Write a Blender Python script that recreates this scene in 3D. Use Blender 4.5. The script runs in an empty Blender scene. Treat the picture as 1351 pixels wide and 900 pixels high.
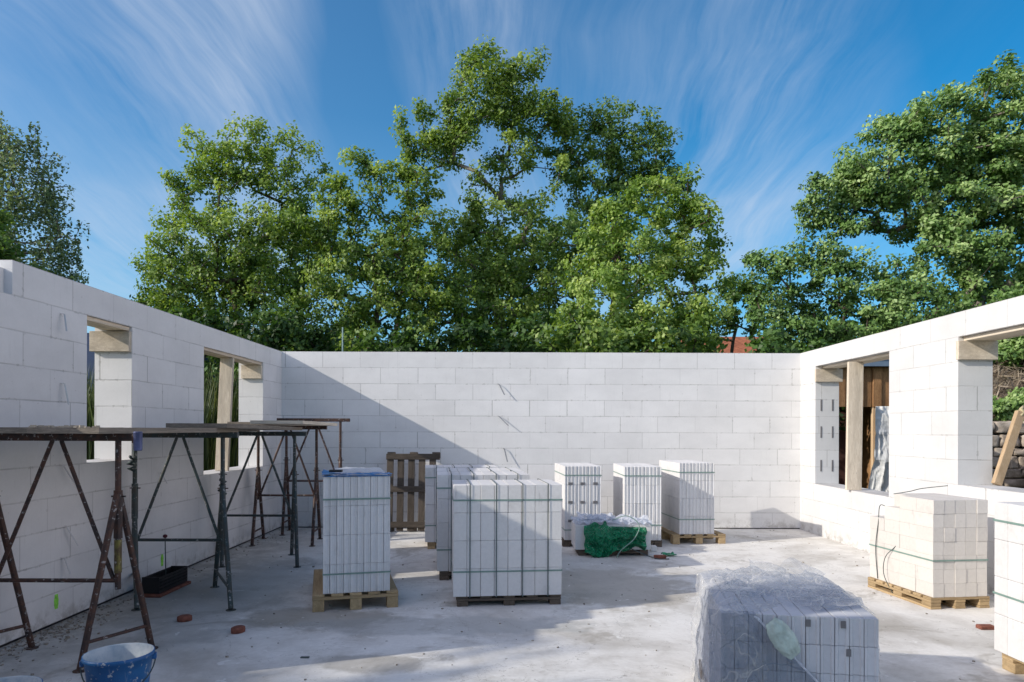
import bpy, bmesh, math, random
import numpy as np
from math import sin, cos, pi, radians, atan2, sqrt
from mathutils import Vector, Matrix, Euler, noise
random.seed(7); RNG = np.random.default_rng(11)
S = bpy.context.scene
COL = S.collection
# ------------------------------------------------------------------ camera
F, PSI, RHO, CY, EYE = 922.0, .0026, .0033, 566.3, 1.548
D, XL, XR, H = 10.92, -3.573, 4.54, 2.75
cam = bpy.data.cameras.new('camera'); co = bpy.data.objects.new('camera', cam); COL.objects.link(co); S.camera = co
cam.sensor_width = 36; cam.lens = F / 1351 * 36; cam.shift_y = (CY - 450) / 1351
cam.clip_start = .05; cam.clip_end = 2000
co.matrix_world = Matrix.Translation((0, 0, EYE)) @ Matrix.Rotation(-PSI, 4, 'Z') @ Matrix.Rotation(pi/2, 4, 'X') @ Matrix.Rotation(RHO, 4, 'Z')
def at(u, v, Y):
    """a point of the place at distance Y that the survey photo shows at u, v"""
    return Vector(((u - 675.5) / F * Y + .0026 * Y, Y, EYE - (v - CY - .0033 * (u - 675.5)) / F * Y))
# ------------------------------------------------------------------ helpers
def tag(o, label=None, cat=None, group=None, kind=None):
    if label: o['label'] = label
    if cat: o['category'] = cat
    if group: o['group'] = group
    if kind: o['kind'] = kind
    return o
def empty(name, loc=(0, 0, 0), rz=0, label=None, cat=None, group=None):
    o = bpy.data.objects.new(name, None); COL.objects.link(o); o.location = loc; o.rotation_euler = (0, 0, rz)
    o.empty_display_size = .1
    return tag(o, label, cat, group)
class MB:
    def __init__(s): s.v = []; s.f = []
    def add(s, vs, fs):
        n = len(s.v); s.v += [tuple(v) for v in vs]; s.f += [tuple(i + n for i in f) for f in fs]; return s
    def box(s, x0, x1, y0, y1, z0, z1, M=None):
        vs = [Vector((x, y, z)) for z in (z0, z1) for y in (y0, y1) for x in (x0, x1)]
        if M is not None: vs = [M @ v for v in vs]
        return s.add(vs, [(0, 2, 3, 1), (4, 5, 7, 6), (0, 1, 5, 4), (1, 3, 7, 5), (3, 2, 6, 7), (2, 0, 4, 6)])
    def beam(s, p0, p1, w, h, up=(0, 0, 1)):
        p0 = Vector(p0); p1 = Vector(p1); d = (p1 - p0); L = d.length; d.normalize()
        u = Vector(up); x = d.cross(u)
        if x.length < 1e-4: x = Vector((1, 0, 0))
        x.normalize(); z = x.cross(d)
        M = Matrix(((x.x, d.x, z.x, p0.x), (x.y, d.y, z.y, p0.y), (x.z, d.z, z.z, p0.z), (0, 0, 0, 1)))
        return s.box(-w/2, w/2, 0, L, -h/2, h/2, M)
    def tube(s, pts, r, n=10, cap=True):
        pts = [Vector(p) for p in pts]; rs = r if isinstance(r, (list, tuple)) else [r] * len(pts)
        rings = []; prev = None
        for i, p in enumerate(pts):
            d = (pts[min(i+1, len(pts)-1)] - pts[max(i-1, 0)]).normalized()
            a = d.cross(Vector((0, 0, 1)) if abs(d.z) < .9 else Vector((1, 0, 0))) if prev is None else prev - d * prev.dot(d)
            a.normalize(); prev = a; b = d.cross(a)
            rings.append([p + (a * cos(t) + b * sin(t)) * rs[i] for t in [2*pi*k/n for k in range(n)]])
        vs = [v for R in rings for v in R]; fs = []
        for i in range(len(pts) - 1):
            for k in range(n): fs.append((i*n+k, i*n+(k+1) % n, (i+1)*n+(k+1) % n, (i+1)*n+k))
        if cap: fs.append(tuple(range(n))[::-1]); fs.append(tuple(range((len(pts)-1)*n, len(pts)*n)))
        return s.add(vs, fs)
    def lathe(s, prof, c=(0, 0, 0), n=32):
        vs = []; fs = []
        for r, z in prof:
            for k in range(n): vs.append((c[0] + r*cos(2*pi*k/n), c[1] + r*sin(2*pi*k/n), c[2] + z))
        for i in range(len(prof)-1):
            for k in range(n): fs.append((i*n+k, i*n+(k+1) % n, (i+1)*n+(k+1) % n, (i+1)*n+k))
        return s.add(vs, fs)
    def build(s, name, mat, parent=None, smooth=False, bevel=0, loc=None):
        me = bpy.data.meshes.new(name); me.from_pydata(s.v, [], s.f); me.validate()
        bm = bmesh.new(); bm.from_mesh(me); bmesh.ops.recalc_face_normals(bm, faces=bm.faces)
        if bevel: bmesh.ops.bevel(bm, geom=list(bm.edges), offset=bevel, segments=1, affect='EDGES')
        bm.to_mesh(me); bm.free()
        if smooth:
            for p in me.polygons: p.use_smooth = True
        me.materials.append(mat)
        o = bpy.data.objects.new(name, me); COL.objects.link(o)
        if parent is not None: o.parent = parent
        if loc is not None: o.location = loc
        return o
def child(name, me, parent, loc=(0, 0, 0), rz=0):
    o = bpy.data.objects.new(name, me); COL.objects.link(o); o.parent = parent; o.location = loc; o.rotation_euler = (0, 0, rz); return o
# ------------------------------------------------------------------ materials
class N:
    """tiny node helper"""
    def __init__(s, name):
        s.m = bpy.data.materials.new(name); s.m.use_nodes = True; s.t = s.m.node_tree; s.t.nodes.clear()
        s.out = s.t.nodes.new('ShaderNodeOutputMaterial')
    def n(s, ty, **kw):
        o = s.t.nodes.new(ty)
        for k, v in kw.items():
            if k.startswith('i_'):
                key = k[2:]; key = int(key) if key.isdigit() else key
                if isinstance(v, bpy.types.NodeSocket): s.t.links.new(v, o.inputs[key])
                else: o.inputs[key].default_value = v
            else: setattr(o, k, v)
        return o
    def math(s, op, a, b=0, c=0, clamp=False):
        o = s.t.nodes.new('ShaderNodeMath'); o.operation = op; o.use_clamp = clamp
        for i, v in enumerate((a, b, c)):
            if isinstance(v, bpy.types.NodeSocket): s.t.links.new(v, o.inputs[i])
            else: o.inputs[i].default_value = v
        return o.outputs[0]
    def mix(s, f, a, b, mode='MIX'):
        o = s.t.nodes.new('ShaderNodeMix'); o.data_type = 'RGBA'; o.blend_type = mode
        for i, v in ((0, f), (6, a), (7, b)):
            if isinstance(v, bpy.types.NodeSocket): s.t.links.new(v, o.inputs[i])
            else: o.inputs[i].default_value = (v if not isinstance(v, tuple) else tuple(v) + ((1,) if len(v) == 3 else ()))
        return o.outputs[2]
    def noise(s, vec, scale, detail=4, rough=.55, dist=0):
        o = s.n('ShaderNodeTexNoise'); o.inputs['Scale'].default_value = scale; o.inputs['Detail'].default_value = detail
        o.inputs['Roughness'].default_value = rough; o.inputs['Distortion'].default_value = dist
        if vec is not None: s.t.links.new(vec, o.inputs['Vector'])
        return o.outputs[0]
    def ramp(s, f, *stops):
        o = s.n('ShaderNodeValToRGB'); s.t.links.new(f, o.inputs[0]); e = o.color_ramp.elements
        while len(e) < len(stops): e.new(.5)
        for i, (p, c) in enumerate(stops):
            e[i].position = p; e[i].color = tuple(c) + ((1,) if len(c) == 3 else ()) if isinstance(c, tuple) else (c, c, c, 1)
        return o.outputs[0]
    def maprange(s, v, a, b, c=0, d=1):
        o = s.n('ShaderNodeMapRange'); s.t.links.new(v, o.inputs[0])
        for i, x in zip((1, 2, 3, 4), (a, b, c, d)): o.inputs[i].default_value = x
        return o.outputs[0]
    def mapping(s, vec, sc=(1, 1, 1), loc=(0, 0, 0), rot=(0, 0, 0)):
        o = s.n('ShaderNodeMapping'); s.t.links.new(vec, o.inputs[0]); o.inputs['Scale'].default_value = sc
        o.inputs['Location'].default_value = loc; o.inputs['Rotation'].default_value = rot; return o.outputs[0]
    def bump(s, h, st=.3, d=.01, nrm=None):
        o = s.n('ShaderNodeBump'); s.t.links.new(h, o.inputs['Height']); o.inputs['Strength'].default_value = st; o.inputs['Distance'].default_value = d
        if nrm is not None: s.t.links.new(nrm, o.inputs['Normal'])
        return o.outputs[0]
    def bsdf(s, col, rough=.8, spec=.3, metal=0, nrm=None, **kw):
        o = s.n('ShaderNodeBsdfPrincipled')
        for k, v in (('Base Color', col), ('Roughness', rough), ('Specular IOR Level', spec), ('Metallic', metal), ('Normal', nrm)):
            if v is None: continue
            if isinstance(v, bpy.types.NodeSocket): s.t.links.new(v, o.inputs[k])
            else: o.inputs[k].default_value = (tuple(v) + (1,) if isinstance(v, tuple) and len(v) == 3 else v)
        for k, v in kw.items(): o.inputs[k.replace('_', ' ')].default_value = v
        s.t.links.new(o.outputs[0], s.out.inputs[0]); return o
    def pos(s): return s.n('ShaderNodeNewGeometry').outputs['Position']
    def obj(s): return s.n('ShaderNodeTexCoord').outputs['Object']
    def rnd(s): return s.n('ShaderNodeObjectInfo').outputs['Random']

def mat_wall(base_c=(.83, .82, .81)):
    a = N('aerated_concrete_wall'); P = a.pos(); sp = a.n('ShaderNodeSeparateXYZ', i_0=P)
    u = a.math('ADD', sp.outputs[0], sp.outputs[1]); z = sp.outputs[2]
    wob = a.math('MULTIPLY', a.math('SUBTRACT', a.noise(P, 2.2, 2), .5), .012)
    zz = a.math('DIVIDE', a.math('ADD', z, wob), .25)
    row = a.math('FLOOR', zz); fz = a.math('SUBTRACT', zz, row)
    wn = a.n('ShaderNodeTexWhiteNoise', noise_dimensions='1D'); a.t.links.new(row, wn.inputs['W'])
    half = a.math('MULTIPLY', a.math('MODULO', row, 2), .5)
    off = a.math('ADD', half, a.math('MULTIPLY', wn.outputs['Value'], .22))
    uu = a.math('ADD', a.math('DIVIDE', a.math('ADD', u, 20), .585), off)
    col = a.math('FLOOR', uu); fu = a.math('SUBTRACT', uu, col)
    # distance to joints in metres
    dz = a.math('MULTIPLY', a.math('MINIMUM', fz, a.math('SUBTRACT', 1, fz)), .25)
    du = a.math('MULTIPLY', a.math('MINIMUM', fu, a.math('SUBTRACT', 1, fu)), .585)
    cmb = a.n('ShaderNodeCombineXYZ'); a.t.links.new(col, cmb.inputs[0]); a.t.links.new(row, cmb.inputs[1])
    w2 = a.n('ShaderNodeTexWhiteNoise', noise_dimensions='2D'); a.t.links.new(cmb.outputs[0], w2.inputs['Vector'])
    br = w2.outputs['Value']
    # joint strength varies: some sealed, some open
    vv = a.noise(a.mapping(P, (1, 1, 1.0)), 3.1, 3)
    js = a.maprange(vv, .36, .66, .15, 1)
    hl = a.math('MULTIPLY', a.maprange(dz, .0022, .0065, 1, 0), js)
    wv = a.math('MULTIPLY', a.maprange(br, .55, .98, .001, .0045), 1)
    vl = a.math('MULTIPLY', a.math('LESS_THAN', du, a.math('ADD', wv, .0012)), a.maprange(br, .1, .9, .35, 1.1))
    j = a.math('MINIMUM', a.math('ADD', hl, vl), 1)
    tone = a.maprange(br, 0, 1, .948, 1.0)
    fine = a.maprange(a.noise(P, 60, 3), .3, .7, .975, 1.0)
    smear = a.maprange(a.noise(a.mapping(P, (1, 1, 1.6)), 1.7, 6, .65), .32, .72, 1.0, .88)
    t = a.math('MULTIPLY', a.math('MULTIPLY', tone, fine), smear)
    base = a.mix(1.0, base_c, a.n('ShaderNodeCombineColor', i_0=t, i_1=t, i_2=t).outputs[0], 'MULTIPLY')
    base = a.mix(a.math('MULTIPLY', j, .66), base, (.30, .29, .275))
    # paler glue smears just above the bed joints
    sm = a.math('MULTIPLY', a.math('LESS_THAN', a.math('ADD', dz, a.math('MULTIPLY', a.noise(P, 14, 4), .03)), .021), .35)
    base = a.mix(sm, base, (.62, .61, .60))
    # dirt splashed on the lowest centimetres
    dn = a.noise(P, 9, 6, .7)
    dirt = a.math('MULTIPLY', a.maprange(z, 0, .20, 1, 0), a.maprange(dn, .45, .62, 0, 1))
    base = a.mix(a.math('MULTIPLY', dirt, .55), base, (.20, .17, .13))
    jd = a.math('MINIMUM', dz, du)
    chip = a.math('MULTIPLY', a.maprange(jd, .006, .016, 1, 0), a.maprange(a.noise(P, 19, 3, .6), .60, .64, 0, .5))
    base = a.mix(chip, base, (.40, .39, .37))
    saw = a.maprange(a.noise(a.mapping(P, (1, 1, .12)), 34, 3), .60, .72, 0, .10)
    base = a.mix(saw, base, (.45, .44, .42))
    spk = a.maprange(a.noise(P, 22, 2), .74, .78, 0, .45)
    base = a.mix(spk, base, (.40, .38, .35))
    hgt = a.math('SUBTRACT', a.math('MULTIPLY', a.noise(P, 90, 4, .6), .15), j)
    hgt = a.math('ADD', hgt, a.math('MULTIPLY', br, .35))
    a.bsdf(base, .93, .15, nrm=a.bump(hgt, .45, .004)); return a.m

def mat_block(name, c, warm=(0, 0, 0), spots=.2):
    a = N(name); O = a.obj(); R = a.rnd(); P = a.pos()
    t = a.math('MULTIPLY', a.maprange(R, 0, 1, .93, 1.03), a.maprange(a.noise(P, 40, 4), .3, .7, .95, 1.02))
    b = a.mix(1.0, c, a.n('ShaderNodeCombineColor', i_0=t, i_1=t, i_2=t).outputs[0], 'MULTIPLY')
    st = a.maprange(a.noise(P, 5.5, 5, .7), .56, .74, 0, spots)
    b = a.mix(st, b, (.42, .39, .36))
    sc = a.maprange(a.noise(a.mapping(P, (1, 1, .18)), 26, 3), .66, .75, 0, .35)
    b = a.mix(sc, b, (.36, .34, .33))
    a.bsdf(b, .92, .15, nrm=a.bump(a.noise(P, 120, 3), .25, .003)); return a.m

def mat_floor():
    a = N('concrete_slab'); P = a.pos(); sp = a.n('ShaderNodeSeparateXYZ', i_0=P)
    n1 = a.noise(P, .55, 6, .6, .3); n2 = a.noise(P, 2.3, 7, .68, .4); n3 = a.noise(P, 30, 5, .7); n4 = a.noise(a.mapping(P, (1, .5, 1), rot=(0, 0, .5)), 5.5, 5, .6, 1.2)
    b = a.ramp(n2, (.25, (.54, .51, .46)), (.48, (.79, .77, .73)), (.72, (.90, .885, .85)))
    b = a.mix(a.maprange(n1, .50, .66, 0, .7), b, (.34, .31, .265))
    b = a.mix(a.maprange(n4, .55, .70, 0, .35), b, (.76, .75, .73))
    b = a.mix(a.maprange(a.noise(P, 1.1, 5, .7, .8), .56, .64, 0, .55), b, (.32, .29, .24))
    b = a.mix(a.maprange(n3, .2, .8, .22, 0), b, (.25, .23, .2))
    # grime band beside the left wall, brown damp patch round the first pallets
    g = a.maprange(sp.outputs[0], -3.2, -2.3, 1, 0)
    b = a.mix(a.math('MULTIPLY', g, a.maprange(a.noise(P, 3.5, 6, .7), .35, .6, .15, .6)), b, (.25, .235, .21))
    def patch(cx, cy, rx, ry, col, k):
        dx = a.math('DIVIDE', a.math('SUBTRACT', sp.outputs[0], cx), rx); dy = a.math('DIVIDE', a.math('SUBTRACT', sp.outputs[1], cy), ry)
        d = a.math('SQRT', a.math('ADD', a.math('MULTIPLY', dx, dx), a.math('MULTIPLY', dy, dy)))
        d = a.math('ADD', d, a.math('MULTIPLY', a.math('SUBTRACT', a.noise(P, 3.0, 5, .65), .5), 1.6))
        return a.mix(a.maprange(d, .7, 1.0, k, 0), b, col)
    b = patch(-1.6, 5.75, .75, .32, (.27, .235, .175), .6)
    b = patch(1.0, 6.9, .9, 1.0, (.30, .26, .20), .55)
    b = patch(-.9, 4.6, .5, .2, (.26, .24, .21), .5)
    b = patch(-.5, 5.5, 1.3, .30, (.40, .41, .40), .55)  # grey patches from here down deepen the floor's shade in colour, partly damp
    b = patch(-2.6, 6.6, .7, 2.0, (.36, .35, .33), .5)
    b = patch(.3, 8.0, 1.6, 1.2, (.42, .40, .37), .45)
    spk = a.maprange(a.noise(P, 16, 3, .5), .69, .73, 0, .6)
    b = a.mix(spk, b, (.20, .18, .15))
    wsp = a.maprange(a.noise(a.mapping(P, (1, 1, 1), (5, 3, 1)), 12, 3, .5), .70, .74, 0, .6)
    b = a.mix(wsp, b, (.8, .79, .77))
    ck = a.maprange(a.math('ABSOLUTE', a.math('SUBTRACT', a.noise(P, .8, 7, .62, .4), .5)), 0, .0022, .55, 0)
    b = a.mix(ck, b, (.22, .20, .17))
    sw = a.maprange(a.noise(a.mapping(P, (.9, 6, 1), rot=(0, 0, .35)), 4, 4, .6, .6), .58, .72, 0, .22)
    b = a.mix(sw, b, (.42, .40, .36))
    spl = a.maprange(a.noise(a.mapping(P, (1, 1, 1), (9, 2, 0)), 5.2, 3, .55, .8), .68, .70, 0, .55)
    b = a.mix(spl, b, (.84, .83, .80))
    h = a.math('ADD', a.math('MULTIPLY', n3, .5), n2)
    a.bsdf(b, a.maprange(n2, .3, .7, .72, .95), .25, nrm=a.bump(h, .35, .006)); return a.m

def mat_wood(name, c0, c1, scale=1, rough=.85):
    a = N(name); O = a.n('ShaderNodeTexCoord').outputs['Generated']; R = a.rnd()
    v = a.n('ShaderNodeVectorMath', operation='ADD'); a.t.links.new(O, v.inputs[0])
    cb = a.n('ShaderNodeCombineXYZ', i_0=a.math('MULTIPLY', R, 30), i_1=a.math('MULTIPLY', R, 17)); a.t.links.new(cb.outputs[0], v.inputs[1])
    g = a.noise(a.mapping(v.outputs[0], (3*scale, 3*scale, 3*scale)), 3.5, 6, .7, 1.2)
    g2 = a.noise(v.outputs[0], 2.4, 3)
    b = a.ramp(g, (.3, c0), (.7, c1))
    b = a.mix(a.maprange(g2, .4, .7, 0, .45), b, tuple(x * .55 for x in c0))
    b = a.mix(a.maprange(a.noise(v.outputs[0], 14, 3), .68, .74, 0, .6), b, (.08, .06, .045))
    t = a.maprange(R, 0, 1, .8, 1.15)
    b = a.mix(1.0, b, a.n('ShaderNodeCombineColor', i_0=t, i_1=t, i_2=t).outputs[0], 'MULTIPLY')
    a.bsdf(b, rough, .2, nrm=a.bump(g, .4, .003)); return a.m

def mat_metal(name, c, rust, k=.5, rough=.55):
    a = N(name); P = a.pos()
    n = a.noise(P, 14, 6, .7); b = a.mix(a.maprange(n, .42, .58, 0, k), c, rust)
    b = a.mix(a.maprange(a.noise(P, 33, 4, .6), .60, .66, 0, .75), b, (.42, .41, .40))
    a.bsdf(b, rough, .4, .25, nrm=a.bump(n, .3, .002)); return a.m

def mat_simple(name, c, rough=.7, spec=.3, metal=0, var=.12, vs=12, bump=.2):
    a = N(name); P = a.pos(); n = a.noise(P, vs, 5, .6)
    b = a.ramp(n, (.3, tuple(x * (1 - var) for x in c)), (.7, tuple(min(1, x * (1 + var)) for x in c)))
    a.bsdf(b, rough, spec, metal, nrm=a.bump(n, bump, .004)); return a.m

def mat_plastic(name, tint=(.62, .70, .80), op0=.18, op1=.62, rough=.22):
    a = N(name); P = a.pos()
    n = a.noise(P, 6, 6, .65, 1.0); w = a.noise(P, 28, 5, .7, .8)
    nr = a.bump(a.math('ADD', n, a.math('MULTIPLY', w, .5)), .8, .02)
    d = a.n('ShaderNodeBsdfPrincipled'); d.inputs['Base Color'].default_value = (*tint, 1); d.inputs['Roughness'].default_value = rough
    d.inputs['Specular IOR Level'].default_value = .8; a.t.links.new(nr, d.inputs['Normal'])
    tl = a.n('ShaderNodeBsdfTranslucent'); tl.inputs[0].default_value = (*tint, 1)
    m1 = a.n('ShaderNodeMixShader'); m1.inputs[0].default_value = .35; a.t.links.new(d.outputs[0], m1.inputs[1]); a.t.links.new(tl.outputs[0], m1.inputs[2])
    tr = a.n('ShaderNodeBsdfTransparent'); tr.inputs[0].default_value = (.90, .92, .95, 1)
    lw = a.n('ShaderNodeLayerWeight'); lw.inputs[0].default_value = .45
    def crease(sc, w_, ds):
        q = a.noise(a.mapping(P, (1, 1, .8), (sc, 0, 0)), sc, 2, .5, ds)
        return a.maprange(a.math('ABSOLUTE', a.math('SUBTRACT', q, .5)), 0, w_, 1, 0)
    cr_ = a.math('MAXIMUM', crease(2.6, .008, .25), a.math('MULTIPLY', crease(5.5, .016, .2), .6))
    op0_ = a.math('MULTIPLY', cr_, .5)
    op = a.math('ADD', op0_, a.math('ADD', a.math('MULTIPLY', lw.outputs['Facing'], .42), a.maprange(n, .35, .7, op0, op1)), clamp=True)
    m2 = a.n('ShaderNodeMixShader'); a.t.links.new(op, m2.inputs[0]); a.t.links.new(tr.outputs[0], m2.inputs[1]); a.t.links.new(m1.outputs[0], m2.inputs[2])
    a.t.links.new(m2.outputs[0], a.out.inputs[0]); return a.m

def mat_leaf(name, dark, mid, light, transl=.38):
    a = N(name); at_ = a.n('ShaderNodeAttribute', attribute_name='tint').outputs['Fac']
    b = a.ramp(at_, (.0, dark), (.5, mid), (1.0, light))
    d = a.n('ShaderNodeBsdfPrincipled'); a.t.links.new(b, d.inputs['Base Color']); d.inputs['Roughness'].default_value = .48; d.inputs['Specular IOR Level'].default_value = .38
    tl = a.n('ShaderNodeBsdfTranslucent'); c2 = a.mix(1.0, b, (1.25, 1.25, .55), 'MULTIPLY'); a.t.links.new(c2, tl.inputs[0])
    m = a.n('ShaderNodeMixShader'); m.inputs[0].default_value = transl; a.t.links.new(d.outputs[0], m.inputs[1]); a.t.links.new(tl.outputs[0], m.inputs[2])
    a.t.links.new(m.outputs[0], a.out.inputs[0]); return a.m

def mat_net():
    a = N('green_net_mesh'); P = a.pos(); n = a.noise(P, 8, 5, .7)
    b = a.ramp(n, (.3, (.0, .085, .04)), (.65, (.003, .23, .10)))
    d = a.n('ShaderNodeBsdfPrincipled'); a.t.links.new(b, d.inputs['Base Color']); d.inputs['Roughness'].default_value = .45
    a.t.links.new(a.bump(n, .8, .02), d.inputs['Normal'])
    tr = a.n('ShaderNodeBsdfTransparent'); m = a.n('ShaderNodeMixShader')
    v = a.n('ShaderNodeTexVoronoi'); a.t.links.new(P, v.inputs['Vector']); v.inputs['Scale'].default_value = 60
    f = a.math('MULTIPLY', a.math('LESS_THAN', v.outputs['Distance'], .33), a.maprange(n, .5, .62, .2, .95))
    a.t.links.new(f, m.inputs[0]); a.t.links.new(d.outputs[0], m.inputs[1]); a.t.links.new(tr.outputs[0], m.inputs[2]); a.t.links.new(m.outputs[0], a.out.inputs[0]); return a.m

def mat_stone():
    a = N('rubble_stone'); R = a.rnd(); P = a.pos(); n = a.noise(P, 7, 6, .7)
    b = a.ramp(n, (.3, (.22, .17, .13)), (.55, (.46, .39, .32)), (.8, (.62, .56, .50)))
    a.bsdf(b, .9, .2, nrm=a.bump(n, .8, .02)); return a.m

M_WALL = mat_wall(); M_WALLR = mat_wall((.73, .725, .715)); M_FLOOR = mat_floor()  # right wall gets a darker copy of the colour to tone down its sunlight
M_BLK = mat_block('white_block', (.73, .715, .70), spots=.3); M_WARM = mat_block('cream_block', (.68, .645, .60), spots=.35); M_SLAB = mat_block('grooved_slab', (.735, .725, .72), spots=.3)
M_PAL = mat_wood('pallet_wood', (.36, .25, .13), (.56, .42, .25)); M_PALD = mat_wood('dark_pallet_wood', (.09, .07, .055), (.20, .16, .125))
M_PALO = mat_wood('weathered_pallet_wood', (.060, .048, .038), (.155, .128, .104)); M_FORM = mat_wood('formwork_wood', (.56, .47, .36), (.80, .71, .58))
M_BOARD = mat_wood('scaffold_board_wood', (.17, .14, .11), (.44, .38, .31)); M_CLAD = mat_wood('cladding_wood', (.20, .10, .045), (.46, .26, .12))
M_PINE = mat_wood('fresh_pine', (.55, .38, .22), (.72, .54, .36))
M_RUST = mat_metal('rusty_steel', (.05, .035, .032), (.12, .055, .035), .7); M_TEAL = mat_metal('green_grey_steel', (.06, .085, .085), (.10, .07, .05), .45)
M_STRAP = mat_simple('green_strap', (.20, .30, .26), .5, .4); M_STRAPD = mat_simple('dark_strap', (.06, .08, .078), .5, .4)
M_PLAS = mat_plastic('crumpled_clear_plastic', (.84, .82, .79), op0=.0, op1=.22, rough=.09); M_PLASD = mat_plastic('shaded_plastic', (.20, .25, .32), .18, .42, .2); M_PLASW = mat_plastic('milky_plastic', (.75, .78, .84), .45, .95)  # dark blue film colour paints the shade on the clear front flap
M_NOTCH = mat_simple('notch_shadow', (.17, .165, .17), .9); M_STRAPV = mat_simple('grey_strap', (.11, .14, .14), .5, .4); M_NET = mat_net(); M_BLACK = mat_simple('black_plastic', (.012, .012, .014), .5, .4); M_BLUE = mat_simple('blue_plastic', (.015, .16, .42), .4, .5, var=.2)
M_BRICK = mat_simple('red_clay', (.22, .085, .06), .9, .2, var=.35, vs=25); M_GALV = mat_simple('zinc_strip', (.62, .62, .64), .4, .6, .5)
M_BARK = mat_simple('bark', (.115, .09, .07), .95, .1, var=.5, vs=6, bump=.8); M_BARKL = mat_simple('pale_bark', (.22, .19, .165), .95, .1, var=.4, vs=6, bump=.8)
M_LIME = mat_simple('fluorescent_paint', (.30, .75, .10), .8, .2, var=.3, vs=30)
M_ROOF = mat_simple('clay_roof', (.36, .13, .07), .85, .2, var=.35, vs=5); M_STONE = mat_stone()
M_POUCH = mat_simple('pale_foil', (.40, .49, .45), .3, .5, var=.25, vs=22, bump=1.0)
L_MAIN = mat_leaf('leaf_main', (.045, .105, .024), (.170, .278, .052), (.42, .54, .15))
L_DARK = mat_leaf('leaf_dark', (.026, .066, .020), (.090, .185, .042), (.25, .37, .10))
L_YEL = mat_leaf('leaf_yellow_green', (.085, .180, .030), (.24, .375, .075), (.50, .61, .20))
L_RIGHT = mat_leaf('leaf_walnut', (.050, .110, .030), (.175, .310, .080), (.44, .58, .24), .26)
L_BIRCH = mat_leaf('leaf_birch', (.045, .090, .045), (.12, .19, .10), (.26, .34, .20))
L_ASH = mat_leaf('leaf_ash', (.055, .110, .026), (.180, .300, .060), (.44, .56, .15))

# ------------------------------------------------------------------ setting
def sheet(name, x0, x1, y0, y1, z, mat, n=1):
    m = MB(); 
    m.add([(x0, y0, z), (x1, y0, z), (x1, y1, z), (x0, y1, z)], [(0, 1, 2, 3)])
    return m.build(name, mat)
a = N('grassy_earth'); P = a.pos(); n_ = a.noise(P, 1.3, 7, .7)
a.bsdf(a.ramp(n_, (.35, (.045, .07, .018)), (.55, (.09, .10, .035)), (.7, (.17, .13, .08))), .95, .1, nrm=a.bump(n_, .8, .05))
tag(sheet('ground', -600, 600, -600, 900, -.12, a.m), kind='structure')
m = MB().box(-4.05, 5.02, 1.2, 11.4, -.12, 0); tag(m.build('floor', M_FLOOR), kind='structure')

def wall_grid(name, us, zs, filled, axis, a0, a1):
    """one watertight wall: u along the wall, thickness from a0 to a1; filled(u, z) says where blocks stand"""
    def P(u, t, z): return (u, t, z) if axis == 'x' else (t, u, z)
    V = {}; m = MB()
    def vid(i, k, j):
        key = (i, k, j)
        if key not in V: V[key] = len(m.v); m.v.append(P(us[i], (a0, a1)[k], zs[j]))
        return V[key]
    nu, nz = len(us)-1, len(zs)-1
    full = lambda i, j: 0 <= i < nu and 0 <= j < nz and filled((us[i]+us[i+1])/2, (zs[j]+zs[j+1])/2)
    for i in range(nu):
        for j in range(nz):
            if not full(i, j): continue
            for k in (0, 1): m.f.append((vid(i, k, j), vid(i+1, k, j), vid(i+1, k, j+1), vid(i, k, j+1)))
            if not full(i-1, j): m.f.append((vid(i, 0, j), vid(i, 1, j), vid(i, 1, j+1), vid(i, 0, j+1)))
            if not full(i+1, j): m.f.append((vid(i+1, 0, j), vid(i+1, 1, j), vid(i+1, 1, j+1), vid(i+1, 0, j+1)))
            if not full(i, j-1): m.f.append((vid(i, 0, j), vid(i+1, 0, j), vid(i+1, 1, j), vid(i, 1, j)))
            if not full(i, j+1): m.f.append((vid(i, 0, j+1), vid(i+1, 0, j+1), vid(i+1, 1, j+1), vid(i, 1, j+1)))
    return m.build(name, M_WALL)
T = .35
zs = [0, .75, 1.0, 1.25, 2.0, 2.25, 2.5, 2.75]
# back wall
bw = wall_grid('block_wall', [XL, XR], [0, H], lambda u, z: True, 'x', D, D+T)
tag(bw, 'long white block wall across the back of the room, half in diagonal shadow', 'wall')
# left wall: two windows, a racked-back end and an open parapet beyond the frame
def fl(u, z):
    if z > 2.75: return u < 2.1  # near end built up out of view to shade the foreground stack
    if u < 2.1: return True
    if z > 2.5: return u > 5.02
    if 5.905 < u < 6.605: return z < 1.25
    if 8.155 < u < 10.105: return z < 1.0
    if u < 3.75: return z < 1.0
    if u < 4.15: return z < 2.0
    if u < 4.4: return z < 2.25
    return True
lw = wall_grid('block_wall', [1.2, 2.1, 3.75, 4.15, 4.4, 5.02, 5.905, 6.605, 8.155, 10.105, D+T], zs + [3.3], fl, 'y', XL-T, XL)
tag(lw, 'shaded white block wall on the left with two window openings behind the trestles', 'wall')
MB().box(XL-T+.002, XL-.06, 4.42, 5.018, 2.502, 2.69).build('end_block', M_WALL, lw)
def fr(u, z):
    if 8.363 < u < 10.385: return not (.75 < z < 2.5)
    if 3.1 < u < 7.073: return not (1.0 < z < 2.5)
    return True
rw = wall_grid('block_wall', [1.6, 3.1, 7.073, 8.363, 10.385, D+T], zs, fr, 'y', XR, XR+T)
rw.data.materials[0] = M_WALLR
tag(rw, 'bright sunlit white block wall on the right with two window openings', 'wall')
cw = wall_grid('block_wall', [XL+.002, -1.98], [0, H], lambda u, z: True, 'x', 2.16, 2.51)
tag(cw, 'short white cross wall of blocks at the near end of the left wall', 'wall')
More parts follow.
